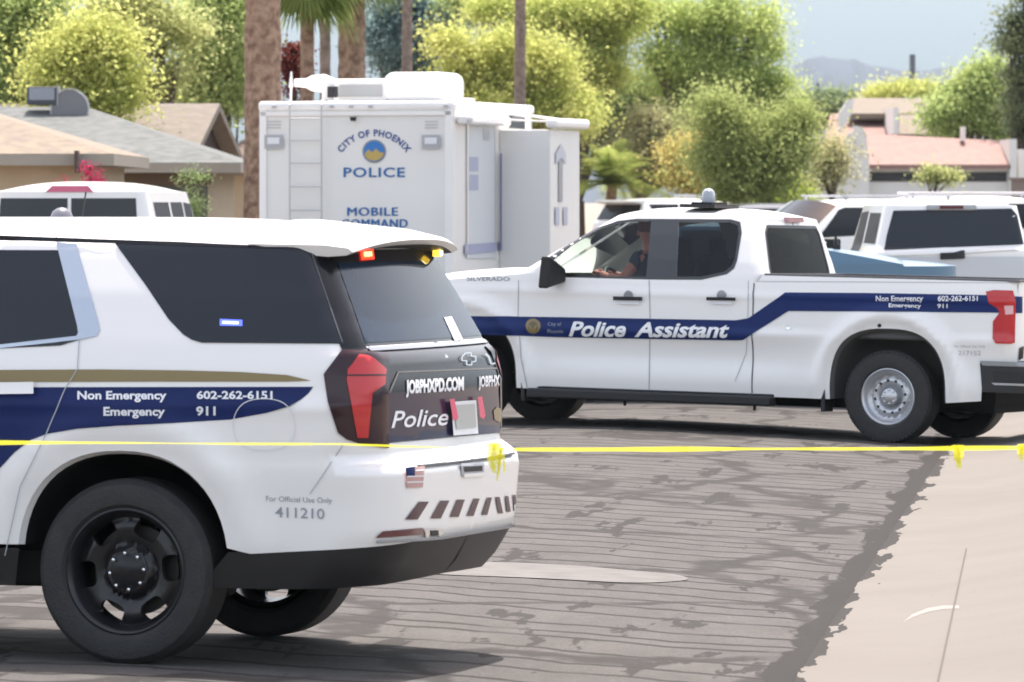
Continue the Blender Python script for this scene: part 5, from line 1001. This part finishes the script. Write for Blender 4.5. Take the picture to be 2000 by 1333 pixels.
for i, (px0, px1, py, D, lab) in enumerate(((1525, 1650, 372, 150, 'low pale garden wall at the foot of the big green tree'), (1975, 2030, 352, 150, 'low brown wall at the right edge beside the white house'))):
    a, b = W(px0, py, D), W(px1, py, D); m = MB(); m.box(((a.x + b.x) / 2, D, (a.z - .3) / 2), (b.x - a.x, .25, a.z + .3)); m.box(((a.x + b.x) / 2, D, a.z + .03), (b.x - a.x + .1, .33, .06)); tag(m.build('garden_wall', WW if i == 0 else mat('brown_block', (.25, .19, .16), .9)), lab, 'wall')
# ------------------------------------------------------------ vegetation
def leaves(name, blobs, n, size, m_, parent, seed, clump=.35, flat=1.0, asp=.55, split=0):
    g = np.random.default_rng(seed); B = np.array(blobs, float)
    if split:
        S_ = []
        for q in B:
            for _ in range(split): d_ = g.normal(size=3); d_ /= np.linalg.norm(d_); rr_ = g.uniform(.15, .95) ** .6; f_ = g.uniform(.26, .58); S_.append(list(q[:3] + d_ * rr_ * q[3:6]) + list(q[3:6] * f_ * g.uniform(.75, 1.25, 3)))
        B = np.array(S_)
    if True:
        pass
    vol = np.prod(B[:, 3:6], axis=1); nc = max(20, int(n / 38)); w_ = vol / vol.sum()
    n = int(n * 2.2); size = size * .64; nc = int(nc * 1.25)
    bi = g.choice(len(B), nc, p=w_); d = g.normal(size=(nc, 3)); d /= np.linalg.norm(d, axis=1)[:, None]; r_ = g.uniform(.05, 1, nc) ** .5
    C_ = B[bi, :3] + d * r_[:, None] * B[bi, 3:6] * g.uniform(.80, 1.22, (nc, 1)); cs = clump * g.uniform(.35, 1.5, nc)
    ci = g.integers(0, nc, n); P_ = C_[ci] + g.normal(size=(n, 3)) * cs[ci][:, None] * [1, 1, .7]
    nn = g.normal(size=(n, 3)); nn[:, 2] = np.abs(nn[:, 2]) + flat; nn /= np.linalg.norm(nn, axis=1)[:, None]
    t = g.normal(size=(n, 3)); a = np.cross(nn, t); a /= np.linalg.norm(a, axis=1)[:, None]; b = np.cross(nn, a); s = size * g.uniform(.6, 1.4, (n, 1)); a = a * s * .5; b = b * s * .5 * asp
    V_ = np.stack([P_ - a, P_ - b * 1.0 + a * .1, P_ + a, P_ + b], 1).reshape(-1, 3)
    me = bpy.data.meshes.new(name); me.vertices.add(4 * n); me.vertices.foreach_set('co', V_.ravel()); me.loops.add(4 * n); me.loops.foreach_set('vertex_index', np.arange(4 * n)); me.polygons.add(n); me.polygons.foreach_set('loop_start', np.arange(0, 4 * n, 4)); me.polygons.foreach_set('loop_total', np.full(n, 4)); me.materials.append(m_); me.update(); me.validate()
    return link(bpy.data.objects.new(name, me), parent)
BARK = mat('grey_bark', (.10, .075, .055), .9, bump=(12, .8)); PBARK = mat('palm_bark', (0.176, 0.106, 0.070), .95, noise=(9, (0.387, 0.264, 0.185), 1), bump=(14, 1.0)); PBARK2 = mat('dull_palm_bark', (0.175, 0.129, 0.101), .95, noise=(9, (0.313, 0.239, 0.193), 1), bump=(9, 1.0))
def leafm(nm, a, b, sc=1.0): return leafmat(nm, a, b, .62, sc)
LY = leafm('palo_verde_leaf', (0.494, 0.544, 0.170), (0.638, 0.651, 0.246)); LG = leafm('mesquite_leaf', (0.386, 0.482, 0.185), (0.528, 0.607, 0.260)); LD = leafm('ash_leaf', (0.240, 0.331, 0.151), (0.359, 0.448, 0.211)); LB_ = leafm('pine_needle', (0.110, 0.148, 0.092), (0.244, 0.276, 0.147)); LGR = leafm('olive_leaf', (0.390, 0.384, 0.214), (0.509, 0.491, 0.275)); LO = leafm('ochre_leaf', (0.549, 0.475, 0.167), (0.651, 0.575, 0.235)); LS = leafm('sage_leaf', (0.418, 0.458, 0.196), (0.537, 0.567, 0.258))
def tree(name, label, px, D, blobs, n, size, lm, seed, trunk=.16, cat='tree', clump=.30, group=None, zb=-.2, bark=BARK, flat=.25):
    """blobs: (px, py, rx_px, ry_px) of the photo at depth D; depth radius follows the width"""
    s = D / F; X0 = (px - CX) * s; g = random.Random(seed); t = thing(name, label, cat, (X0, D, zb), group=group); Bl = []
    for (bx_, by_, rx, ry) in blobs: c = W(bx_, by_, D); Bl.append((c.x - X0, g.uniform(-.3, .3) * rx * s, c.z - zb, rx * s * .86, max(rx, ry) * s * .8, ry * s * .86))
    m = MB(); hz = min(b[2] - b[5] * .3 for b in Bl); fork = Vector((g.uniform(-.2, .2), 0, max(.5, min(hz, 2.2))))
    m.tube([(0, 0, 0), (fork.x * .4, .05, fork.z * .5), fork], [trunk * 1.25, trunk, trunk * .85], 10)
    for b in Bl:
        for q in range(3):
            e = Vector((b[0] + g.uniform(-.6, .6) * b[3], b[1] + g.uniform(-.6, .6) * b[4], b[2] + g.uniform(-.3, .7) * b[5])); mid = fork.lerp(e, .5) + Vector((g.uniform(-.3, .3), g.uniform(-.3, .3), g.uniform(.0, .5)))
            m.tube([fork, fork.lerp(mid, .5) + Vector((g.uniform(-.1, .1), 0, .1)), mid, e], [trunk * .55, trunk * .42, trunk * .3, trunk * .10], 6)
    m.build('trunk', bark, t, True); leaves('crown', Bl, n, size, lm, t, seed, clump, flat, .55, 9); return t
GT = 'trees beyond the houses and along the street'
tree('shade_tree', 'mid green tree cut by the left edge of the photo above the tan roof', 20, 112, [(20, 40, 85, 75), (30, 130, 70, 70), (80, -10, 40, 40), (50, 175, 50, 40)], 15000, .17, LG, 11, group=GT)
tree('palo_verde', 'bright yellow-green round tree behind the rooftop cooler', 165, 108, [(160, 120, 72, 62), (215, 155, 55, 55), (120, 150, 50, 60), (190, 90, 45, 40), (180, 195, 70, 35)], 17000, .14, LY, 12, group=GT)
tree('elm', 'tall airy grey-green tree with visible dark limbs above the grey roof', 300, 118, [(270, 20, 75, 45), (330, 60, 60, 50), (250, 80, 40, 40), (340, 140, 45, 45), (210, 10, 50, 35), (290, 170, 60, 35)], 5200, .15, LS, 13, .30, group=GT, clump=.26)
tree('elm', 'green tree immediately left of the thick palm trunk', 425, 122, [(420, 60, 60, 70), (440, 140, 50, 60), (390, 30, 50, 45), (400, 180, 60, 40), (450, 10, 50, 50)], 15000, .16, LG, 14, group=GT)
tree('low_tree', 'low green foliage filling the gap between the big palm trunk and gabled house', 455, 126, [(450, 195, 30, 30)], 2000, .16, LD, 15, .1, group=GT)
tree('eucalyptus', 'dark bluish tree behind the slim palm trunk right of the roof equipment', 790, 175, [(770, 20, 45, 50), (850, 60, 42, 60), (830, 0, 50, 45), (765, 100, 40, 50), (870, 20, 40, 40), (740, 60, 25, 40), (820, 150, 50, 40)], 13000, .20, leafm('eucalyptus_leaf', (0.164, 0.257, 0.266), (0.257, 0.363, 0.347)), 16, .25, group=GT, clump=.38)
tree('palo_verde', 'broad yellow-green tree rising directly behind the command truck roof', 960, 150, [(930, 130, 70, 65), (990, 180, 90, 70), (1060, 140, 80, 80), (900, 90, 50, 45), (1000, 90, 60, 55), (880, 180, 45, 40), (1100, 220, 70, 60), (960, 250, 90, 60)], 30000, .15, LY, 17, .22, group=GT)
tree('palo_verde', 'yellow-green tree whose top leaves the photo above the command truck front', 1130, 162, [(1080, 30, 70, 45), (1150, 60, 70, 60), (1200, 20, 60, 50), (960, 20, 60, 30), (1150, 140, 70, 60), (1010, 60, 50, 40)], 24000, .15, leafm('palo_verde_leaf_b', (0.442, 0.509, 0.156), (0.594, 0.635, 0.232)), 18, .2, group=GT)
tree('pine', 'dark green crown peeping over the yellow-green trees near the top middle', 1060, 170, [(1070, 20, 50, 40), (1110, 50, 30, 30), (1010, -10, 60, 30), (920, -5, 60, 22)], 6000, .2, LD, 19, .2, group=GT)
tree('mesquite', 'largest green tree left of the open sky, towering over the police pickup', 1380, 164, [(1330, 40, 80, 60), (1420, 20, 80, 55), (1470, 90, 60, 60), (1390, 120, 80, 60), (1300, 120, 70, 60), (1450, 180, 75, 60), (1260, 30, 60, 50), (1500, 20, 35, 40), (1350, 190, 80, 50), (1510, 170, 40, 50), (1540, 225, 40, 45), (1470, 260, 70, 50), (1400, 270, 70, 50)], 34000, .15, leafm('mesquite_leaf_b', (0.388, 0.485, 0.170), (0.540, 0.618, 0.246), .8), 20, .28, group=GT)
tree('mesquite', 'rounded green tree reaching down to the cars beside the white wagon', 1500, 138, [(1520, 270, 65, 45), (1450, 300, 80, 60), (1535, 310, 45, 55), (1490, 350, 80, 45), (1400, 230, 60, 50), (1556, 240, 30, 45), (1440, 350, 50, 40)], 24000, .14, leafm('mesquite_leaf_c', (0.326, 0.385, 0.138), (0.429, 0.482, 0.200)), 21, .18, group=GT)
tree('ash', 'darker green tree in the middle behind the ochre shrub', 1240, 166, [(1200, 200, 80, 60), (1280, 170, 70, 50), (1340, 250, 70, 60), (1180, 260, 70, 50), (1400, 320, 60, 60), (1320, 320, 60, 50)], 22000, .14, LD, 22, .2, group=GT)
tree('olive', 'dusty grey-green bush above the ochre shrub', 1270, 161, [(1280, 260, 50, 40), (1240, 290, 40, 40), (1310, 285, 35, 30)], 8000, .16, LGR, 23, .1, group=GT, cat='bush')
tree('ochre_shrub', 'ochre-yellow shrub behind the roof beacon of the police pickup', 1370, 158, [(1350, 310, 45, 35), (1400, 355, 50, 35), (1340, 350, 45, 30), (1360, 285, 28, 22)], 10000, .14, LO, 24, .08, group=GT, cat='shrub')
tree('small_shrub', 'small vivid yellow-green shrub left of the low garden wall', 1530, 145, [(1525, 375, 32, 25), (1545, 362, 22, 18)], 4000, .12, leafm('vivid_leaf', (0.448, 0.566, 0.109), (0.575, 0.656, 0.159)), 25, .05, group=GT, cat='shrub')
tree('street_tree', 'small grey-green tree with thin trunk against the white house', 1622, 140, [(1620, 305, 17, 28), (1616, 335, 17, 22), (1628, 285, 10, 12)], 2400, .13, LGR, 26, .07, group=GT)
tree('sapling', 'sparse sapling in front of the clerestory window of the white house', 1832, 150, [(1835, 340, 32, 14), (1815, 345, 18, 12), (1860, 345, 22, 10)], 1600, .11, LS, 27, .05, group=GT, clump=.15)
tree('mesquite', 'green tree at the right beneath the pine, left of the photo edge', 1910, 176, [(1930, 160, 45, 45), (1900, 210, 70, 40), (1850, 225, 45, 32), (1960, 230, 60, 50), (1880, 180, 30, 30), (1990, 270, 35, 40)], 22000, .19, LG, 28, .2, group=GT)
tree('pine', 'dark pine with layered boughs at the top right corner', 2010, 165, [(2000, 40, 45, 20), (1990, 85, 55, 22), (2010, 140, 50, 35), (2000, 190, 50, 40), (2010, -10, 40, 25), (2020, 240, 40, 50)], 14000, .18, LB_, 29, .25, group=GT, clump=.22)
tree('far_tree', 'far row of yellow-green treetops behind the tan roof at the right', 1750, 240, [(1720, 185, 30, 14), (1765, 182, 30, 15), (1810, 184, 25, 14)], 6000, .22, LY, 30, .2, group=GT)
tree('far_tree', 'distant muted treetops under the mountain beside the big green tree', 1620, 300, [(1590, 205, 40, 22), (1635, 190, 22, 20), (1665, 185, 18, 15), (1610, 225, 40, 25)], 5000, .3, leafm('far_leaf', (0.217, 0.292, 0.160), (0.301, 0.367, 0.202)), 31, .25, group=GT)
leaves('foliage', [(-.12, 0, .0, .12, .15, .09), (.10, 0, .03, .12, .15, .07), (0, 0, -.6, .15, .15, .6)], 1400, .06, LD, sh, 40, .08)
def frond(mb, o, az, el, L_, fan=True, dr=.5, wd=.05, nb=26):
    """one fan-palm frond: stalk and a half-disc of narrow drooping blades"""
    d = Vector((math.cos(az) * math.cos(el), math.sin(az) * math.cos(el), math.sin(el))); e = o + d * L_ * .45; side = Vector((-math.sin(az), math.cos(az), 0)); up = d.cross(side)
    mb.tube([o, e], [.025, .012], 4)
    for k in range(nb):
        a = (k / (nb - 1) - .5) * PI * 1.25; q = (d * math.cos(a) + side * math.sin(a)).normalized(); l = L_ * .62 * random.uniform(.85, 1.05); w_ = q.cross(up).normalized() * wd * .5
        p1 = e + q * l * .55 + Vector((0, 0, -.04 * l)); p2 = e + q * l + Vector((0, 0, -dr * l * random.uniform(.5, 1)))
        b = len(mb.V); mb.add([tuple(e - w_ * .3), tuple(e + w_ * .3), tuple(p1 + w_), tuple(p1 - w_), tuple(p2)], [(0, 1, 2, 3), (3, 2, 4)])
PF = leafm('palm_frond', (.16, .22, .06), (.28, .34, .12), 2.0); PDEAD = leafm('dead_frond', (.22, .12, .07), (.34, .20, .13), 2.0); PRED = leafm('red_brown_frond', (.13, .035, .03), (.22, .07, .055), 2.0)
def palm(label, px, D, wpx, ztop, crown_z=None, nf=26, fl=1.5, dead=12, el0=-.5, el1=1.3, bark=PBARK, lean=0, pxt=None, seed=1, group='fan palms behind the command truck', flare=1.15):
    random.seed(seed); s = D / F; x = (px - CX) * s; t = thing('fan_palm', label, 'palm tree', (x, D, -.2), group=group); r_ = wpx * s / 2; m = MB(); pts = []; rad = []; H = ztop + .2; xt = ((pxt or px) - px) * s
    for k in range(46): f = k / 45; pts.append((xt * f, 0, H * f)); rad.append(r_ * (flare - (flare - .97) * min(1, f * 2.2)) * (1 + .035 * math.sin(k * 2.1) + random.uniform(-.02, .02)))
    m.tube(pts, rad, 20); m.build('trunk', bark, t, True)
    o = Vector((xt, 0, H)); m = MB()
    for k in range(nf): frond(m, o, random.uniform(0, 2 * PI), random.uniform(el0, el1), fl * random.uniform(.85, 1.1))
    m.build('crown', PF, t)
    if dead:
        m = MB()
        for k in range(dead): frond(m, o + Vector((0, 0, -.25)), random.uniform(0, 2 * PI), random.uniform(-1.45, -.9), fl * random.uniform(.7, .95), nb=14)
        m.build('dead_fronds', PDEAD, t)
    return t
palm('thickest palm trunk, rough and reddish brown, rising at the left side of the command truck', 513, 84, 70, 12.5, seed=2, pxt=514)
palm('second thickest palm trunk, brown, above the middle of the command truck roof', 687, 96, 55, 6.05, fl=1.1, nf=26, dead=0, seed=3, el0=-1.1, el1=.7)
palm('tan palm trunk close to the right side of the thick trunk, under green fronds', 600, 90, 28, 5.45, fl=1.05, nf=22, dead=0, seed=4, el0=-1.1, el1=.7)
palm('narrow grey-brown palm trunk between the two brown ones', 635, 94, 22, 5.9, fl=1.0, nf=18, dead=0, el0=-1.1, el1=.7, bark=PBARK2, seed=5)
palm('slim palm trunk in front of the dark bluish tree', 795, 125, 21, 11.5, bark=PBARK2, seed=6)
palm('slim bare palm trunk standing before the yellow-green trees, right of the roof units', 1013, 130, 23, 12.0, bark=PBARK2, seed=7, pxt=1019, lean=.1)
rdp = thing('red_shrub', 'dark red leafy plant between the thick palm trunk and the tan palm trunk', 'shrub', W(572, 392, 92) + Vector((0, 0, -2.2)))
m = MB(); m.tube([(0, 0, 0), (.02, 0, 3.9)], .05, 6); m.build('stem', BARK, rdp); leaves('foliage', [(0.0, 0, 4.35, .16, .15, .28), (0, 0, 4.0, .13, .15, .25), (-.03, 0, 3.55, .10, .1, .3)], 1300, .10, PRED, rdp, 44, .12, 0)
# pygmy date palm
random.seed(9); dp = thing('date_palm', 'low feathery date palm with arching fronds right of the command truck', 'palm tree', W(1192, 380, 157) + Vector((0, 0, -.1))); m = MB(); m.tube([(0, 0, -.3), (.05, 0, .35)], [.16, .13], 10); m.build('trunk', PBARK, dp, True); m = MB()
for k in range(64):
    az = random.uniform(0, 2 * PI); el = random.uniform(.15, 1.35); L_ = random.uniform(1.6, 2.2); d = Vector((math.cos(az), math.sin(az), 0)); o = Vector((.05, 0, .35)); sp = []
    for q in range(13): f = q / 12; sp.append(o + d * L_ * f * math.cos(el) * 1.0 + Vector((0, 0, L_ * (math.sin(el) * f * 1.15 - .55 * f * f))))
    for q in range(12):
        side = Vector((-d.y, d.x, 0))
        for s_ in (-1, 1):
            for h in (0, .5):
                b0 = sp[q].lerp(sp[q + 1], h); tip = b0 + side * s_ * .42 * math.sin(PI * (.12 + .85 * (q + h) / 12.5)) + d * .08 + Vector((0, 0, -.03)); w_ = (sp[q + 1] - sp[q]).normalized() * .022; m.add([tuple(b0 - w_), tuple(b0 + w_), tuple(tip)], [(0, 1, 2)])
    m.tube(sp[::3], [.012, .010, .007, .005, .003], 4)
m.build('crown', leafm('date_frond', (.22, .28, .07), (.38, .42, .13), 3.0), dp)
# red bougainvillea over the van roof
bo = thing('bougainvillea', 'pink-red flowering plant behind the van roof, against the dark garage', 'plant', W(178, 392, 80) + Vector((0, 0, -1.9))); m = MB(); m.tube([(0, 0, 0), (0, 0, 2.0), (-.02, 0, 2.35)], [.03, .02, .01], 6); m.build('stem', BARK, bo); leaves('flowers', [(-.02, 0, 2.30, .10, .1, .10), (.05, 0, 2.12, .09, .1, .10), (-.33, 0, 2.12, .08, .08, .05)], 500, .06, leafm('pink_flower', (.45, .03, .10), (.60, .08, .18)), bo, 45, .05, 0)
# utility pole and two distant ones
PW_ = mat('weathered_pole', (.13, .15, .17), .8)
for i, (px_, pt_, D, r_, lab) in enumerate(((1782, 107, 260, .13, 'tall bare utility pole standing against the sky and mountain'), (1597, 162, 300, .08, 'short distant pole just right of the big green tree'))):
    p = W(px_, pt_, D); t = thing('utility_pole', lab, 'pole', (p.x, D, -.2)); m = MB(); m.tube([(0, 0, 0), (0, 0, p.z + .2)], [r_ * 1.2, r_], 10); m.build('pole', PW_, t, True)
# mountains
mt = MB(); DM = 5200.0; prof = [(900, 210), (1200, 190), (1400, 170), (1500, 150), (1548, 130), (1575, 117), (1602, 109), (1632, 113), (1668, 117), (1700, 127), (1730, 133), (1765, 138), (1800, 139), (1830, 135), (1862, 134), (1900, 140), (1950, 150), (2100, 165), (2500, 200)]
rg = np.random.default_rng(5); xs = np.linspace(900, 2500, 130); ys = np.interp(xs, [p[0] for p in prof], [p[1] for p in prof]) + rg.normal(0, 1.2, 130); rows = []
for j, f in enumerate(np.linspace(0, 1, 12)):
    row = []
    for x, y in zip(xs, ys):
        p = W(x, y, DM); z = p.z * (1 - f) ** 1.2 * (1 + (rg.normal(0, .05) if 0 < j < 11 else 0)); row.append((p.x * (1 - .1 * f) , DM - 900 * f + rg.normal(0, 12), z - 30 * f))
    rows.append(row)
for x_, y_ in ((1, 1),): pass
back = [(p[0] * 1.1, DM + 900, -30) for p in rows[0]]; rows = [back] + rows; n = len(xs); Vm = [p for r_ in rows for p in r_]; Fm = [(j * n + i, j * n + i + 1, (j + 1) * n + i + 1, (j + 1) * n + i) for j in range(len(rows) - 1) for i in range(n - 1)]
mo = mobj('mountains', Vm, Fm, mat('haze_blue_rock', (.075, .090, .110), .95, noise=(.004, (.09, .105, .125), 1), spec=0), None, True); tag(mo, None, None, kind='structure')  # distance haze is put into the rock colour as a blue tint
# ------------------------------------------------------------ police tape
TAPE = bpy.data.materials.new('yellow_tape'); TAPE.use_nodes = True; nt = TAPE.node_tree; nt.nodes.clear(); o = nt.nodes.new('ShaderNodeOutputMaterial'); d = nt.nodes.new('ShaderNodeBsdfDiffuse'); t = nt.nodes.new('ShaderNodeBsdfTranslucent'); mx = nt.nodes.new('ShaderNodeMixShader'); mx.inputs[0].default_value = .4
d.inputs[0].default_value = t.inputs[0].default_value = (.80, .76, .05, 1); nt.links.new(d.outputs[0], mx.inputs[1]); nt.links.new(t.outputs[0], mx.inputs[2])
tr = nt.nodes.new('ShaderNodeBsdfTransparent'); m2 = nt.nodes.new('ShaderNodeMixShader'); m2.inputs[0].default_value = .30; nt.links.new(mx.outputs[0], m2.inputs[1]); nt.links.new(tr.outputs[0], m2.inputs[2]); nt.links.new(m2.outputs[0], o.inputs[0])
def ribbon(name, pts, wid, ang, m_, parent):
    V = []; Fc = []
    for i, p in enumerate(pts):
        a = ang(i / (len(pts) - 1)); dz = Vector((0, math.cos(a), math.sin(a))) * wid / 2; k = float(np.interp(i / (len(pts) - 1), [0, .06, .10, .13, .32, .40, .46, .48, .52, 1], [1, 1, .9, .55, .5, .6, .5, 1, 1, .8])); dz = dz * k; V += [tuple(p + dz), tuple(p - dz)]
    for i in range(len(pts) - 1): Fc.append((2 * i, 2 * i + 1, 2 * i + 3, 2 * i + 2))
    return mobj(name, V, Fc, m_, parent, True)
tp_ = thing('barrier_tape', 'yellow barrier tape stretched across the whole street in front of both police vehicles', 'barrier tape', W(1000, 878, 24.2))
kx = [-200, 0, 300, 660, 800, 990, 1300, 1600, 1870, 2200]; ky = [864, 865, 866, 868, 873, 878, 878, 877, 876, 874]
pts_ = [W(x, float(np.interp(x, kx, ky)), 24.2) - tp_.location + Vector((0, .02 * math.sin(x * .01), 0)) for x in np.linspace(-150, 2150, 260)]
ribbon('tape', pts_, .052, lambda f: .25 + .10 * math.sin(f * 23) + .06 * math.sin(f * 51) - (.12 if .33 < f < .5 else 0), TAPE, tp_)
def tail(px, py, py2, wpx, seed):
    g = random.Random(seed); m = MB(); D = 24.15
    for k in range(3):
        x0 = px + (k - 1) * wpx * .25; L_ = [W(x0, py - 6, D), W(x0 + g.uniform(-5, 5), (py + py2) / 2, D + .02), W(x0 + g.uniform(-8, 8), py2 - k * 8, D)]; wv = Vector((wpx * .42 * D / F, .02 * g.uniform(-1, 1), 0)); V = []
        for i, p in enumerate(L_): q = wv * (1 - .25 * i); V += [tuple(p - q - tp_.location), tuple(p + q - tp_.location)]
        m.add(V, [(0, 1, 3, 2), (2, 3, 5, 4)])
    m.build('knot', TAPE, tp_, False, recalc=False)
tail(966, 872, 925, 20, 1); tail(1871, 876, 916, 18, 2); tail(1998, 874, 900, 16, 3)
tail(979, 880, 940, 8, 4)
# ------------------------------------------------------------ desert air
hz = bpy.data.meshes.new('haze'); X_, Y0_, Y1_, Z0_, Z1_ = 3000, -60, 6500, -40, 900
v = [(x, y, z) for z in (Z0_, Z1_) for x, y in ((-X_, Y0_), (X_, Y0_), (X_, Y1_), (-X_, Y1_))]
hz.from_pydata(v, [], [(3, 2, 1, 0), (4, 5, 6, 7), (0, 1, 5, 4), (1, 2, 6, 5), (2, 3, 7, 6), (3, 0, 4, 7)]); ho = link(bpy.data.objects.new('haze', hz)); ho['kind'] = 'stuff'
hm = bpy.data.materials.new('air'); hm.use_nodes = True; nt = hm.node_tree; nt.nodes.clear(); o = nt.nodes.new('ShaderNodeOutputMaterial'); pv = nt.nodes.new('ShaderNodeVolumePrincipled'); pv.inputs['Color'].default_value = (.74, .87, 1, 1); pv.inputs['Density'].default_value = .00006; pv.inputs['Anisotropy'].default_value = .2
nt.links.new(pv.outputs[0], o.inputs['Volume']); hz.materials.append(hm)
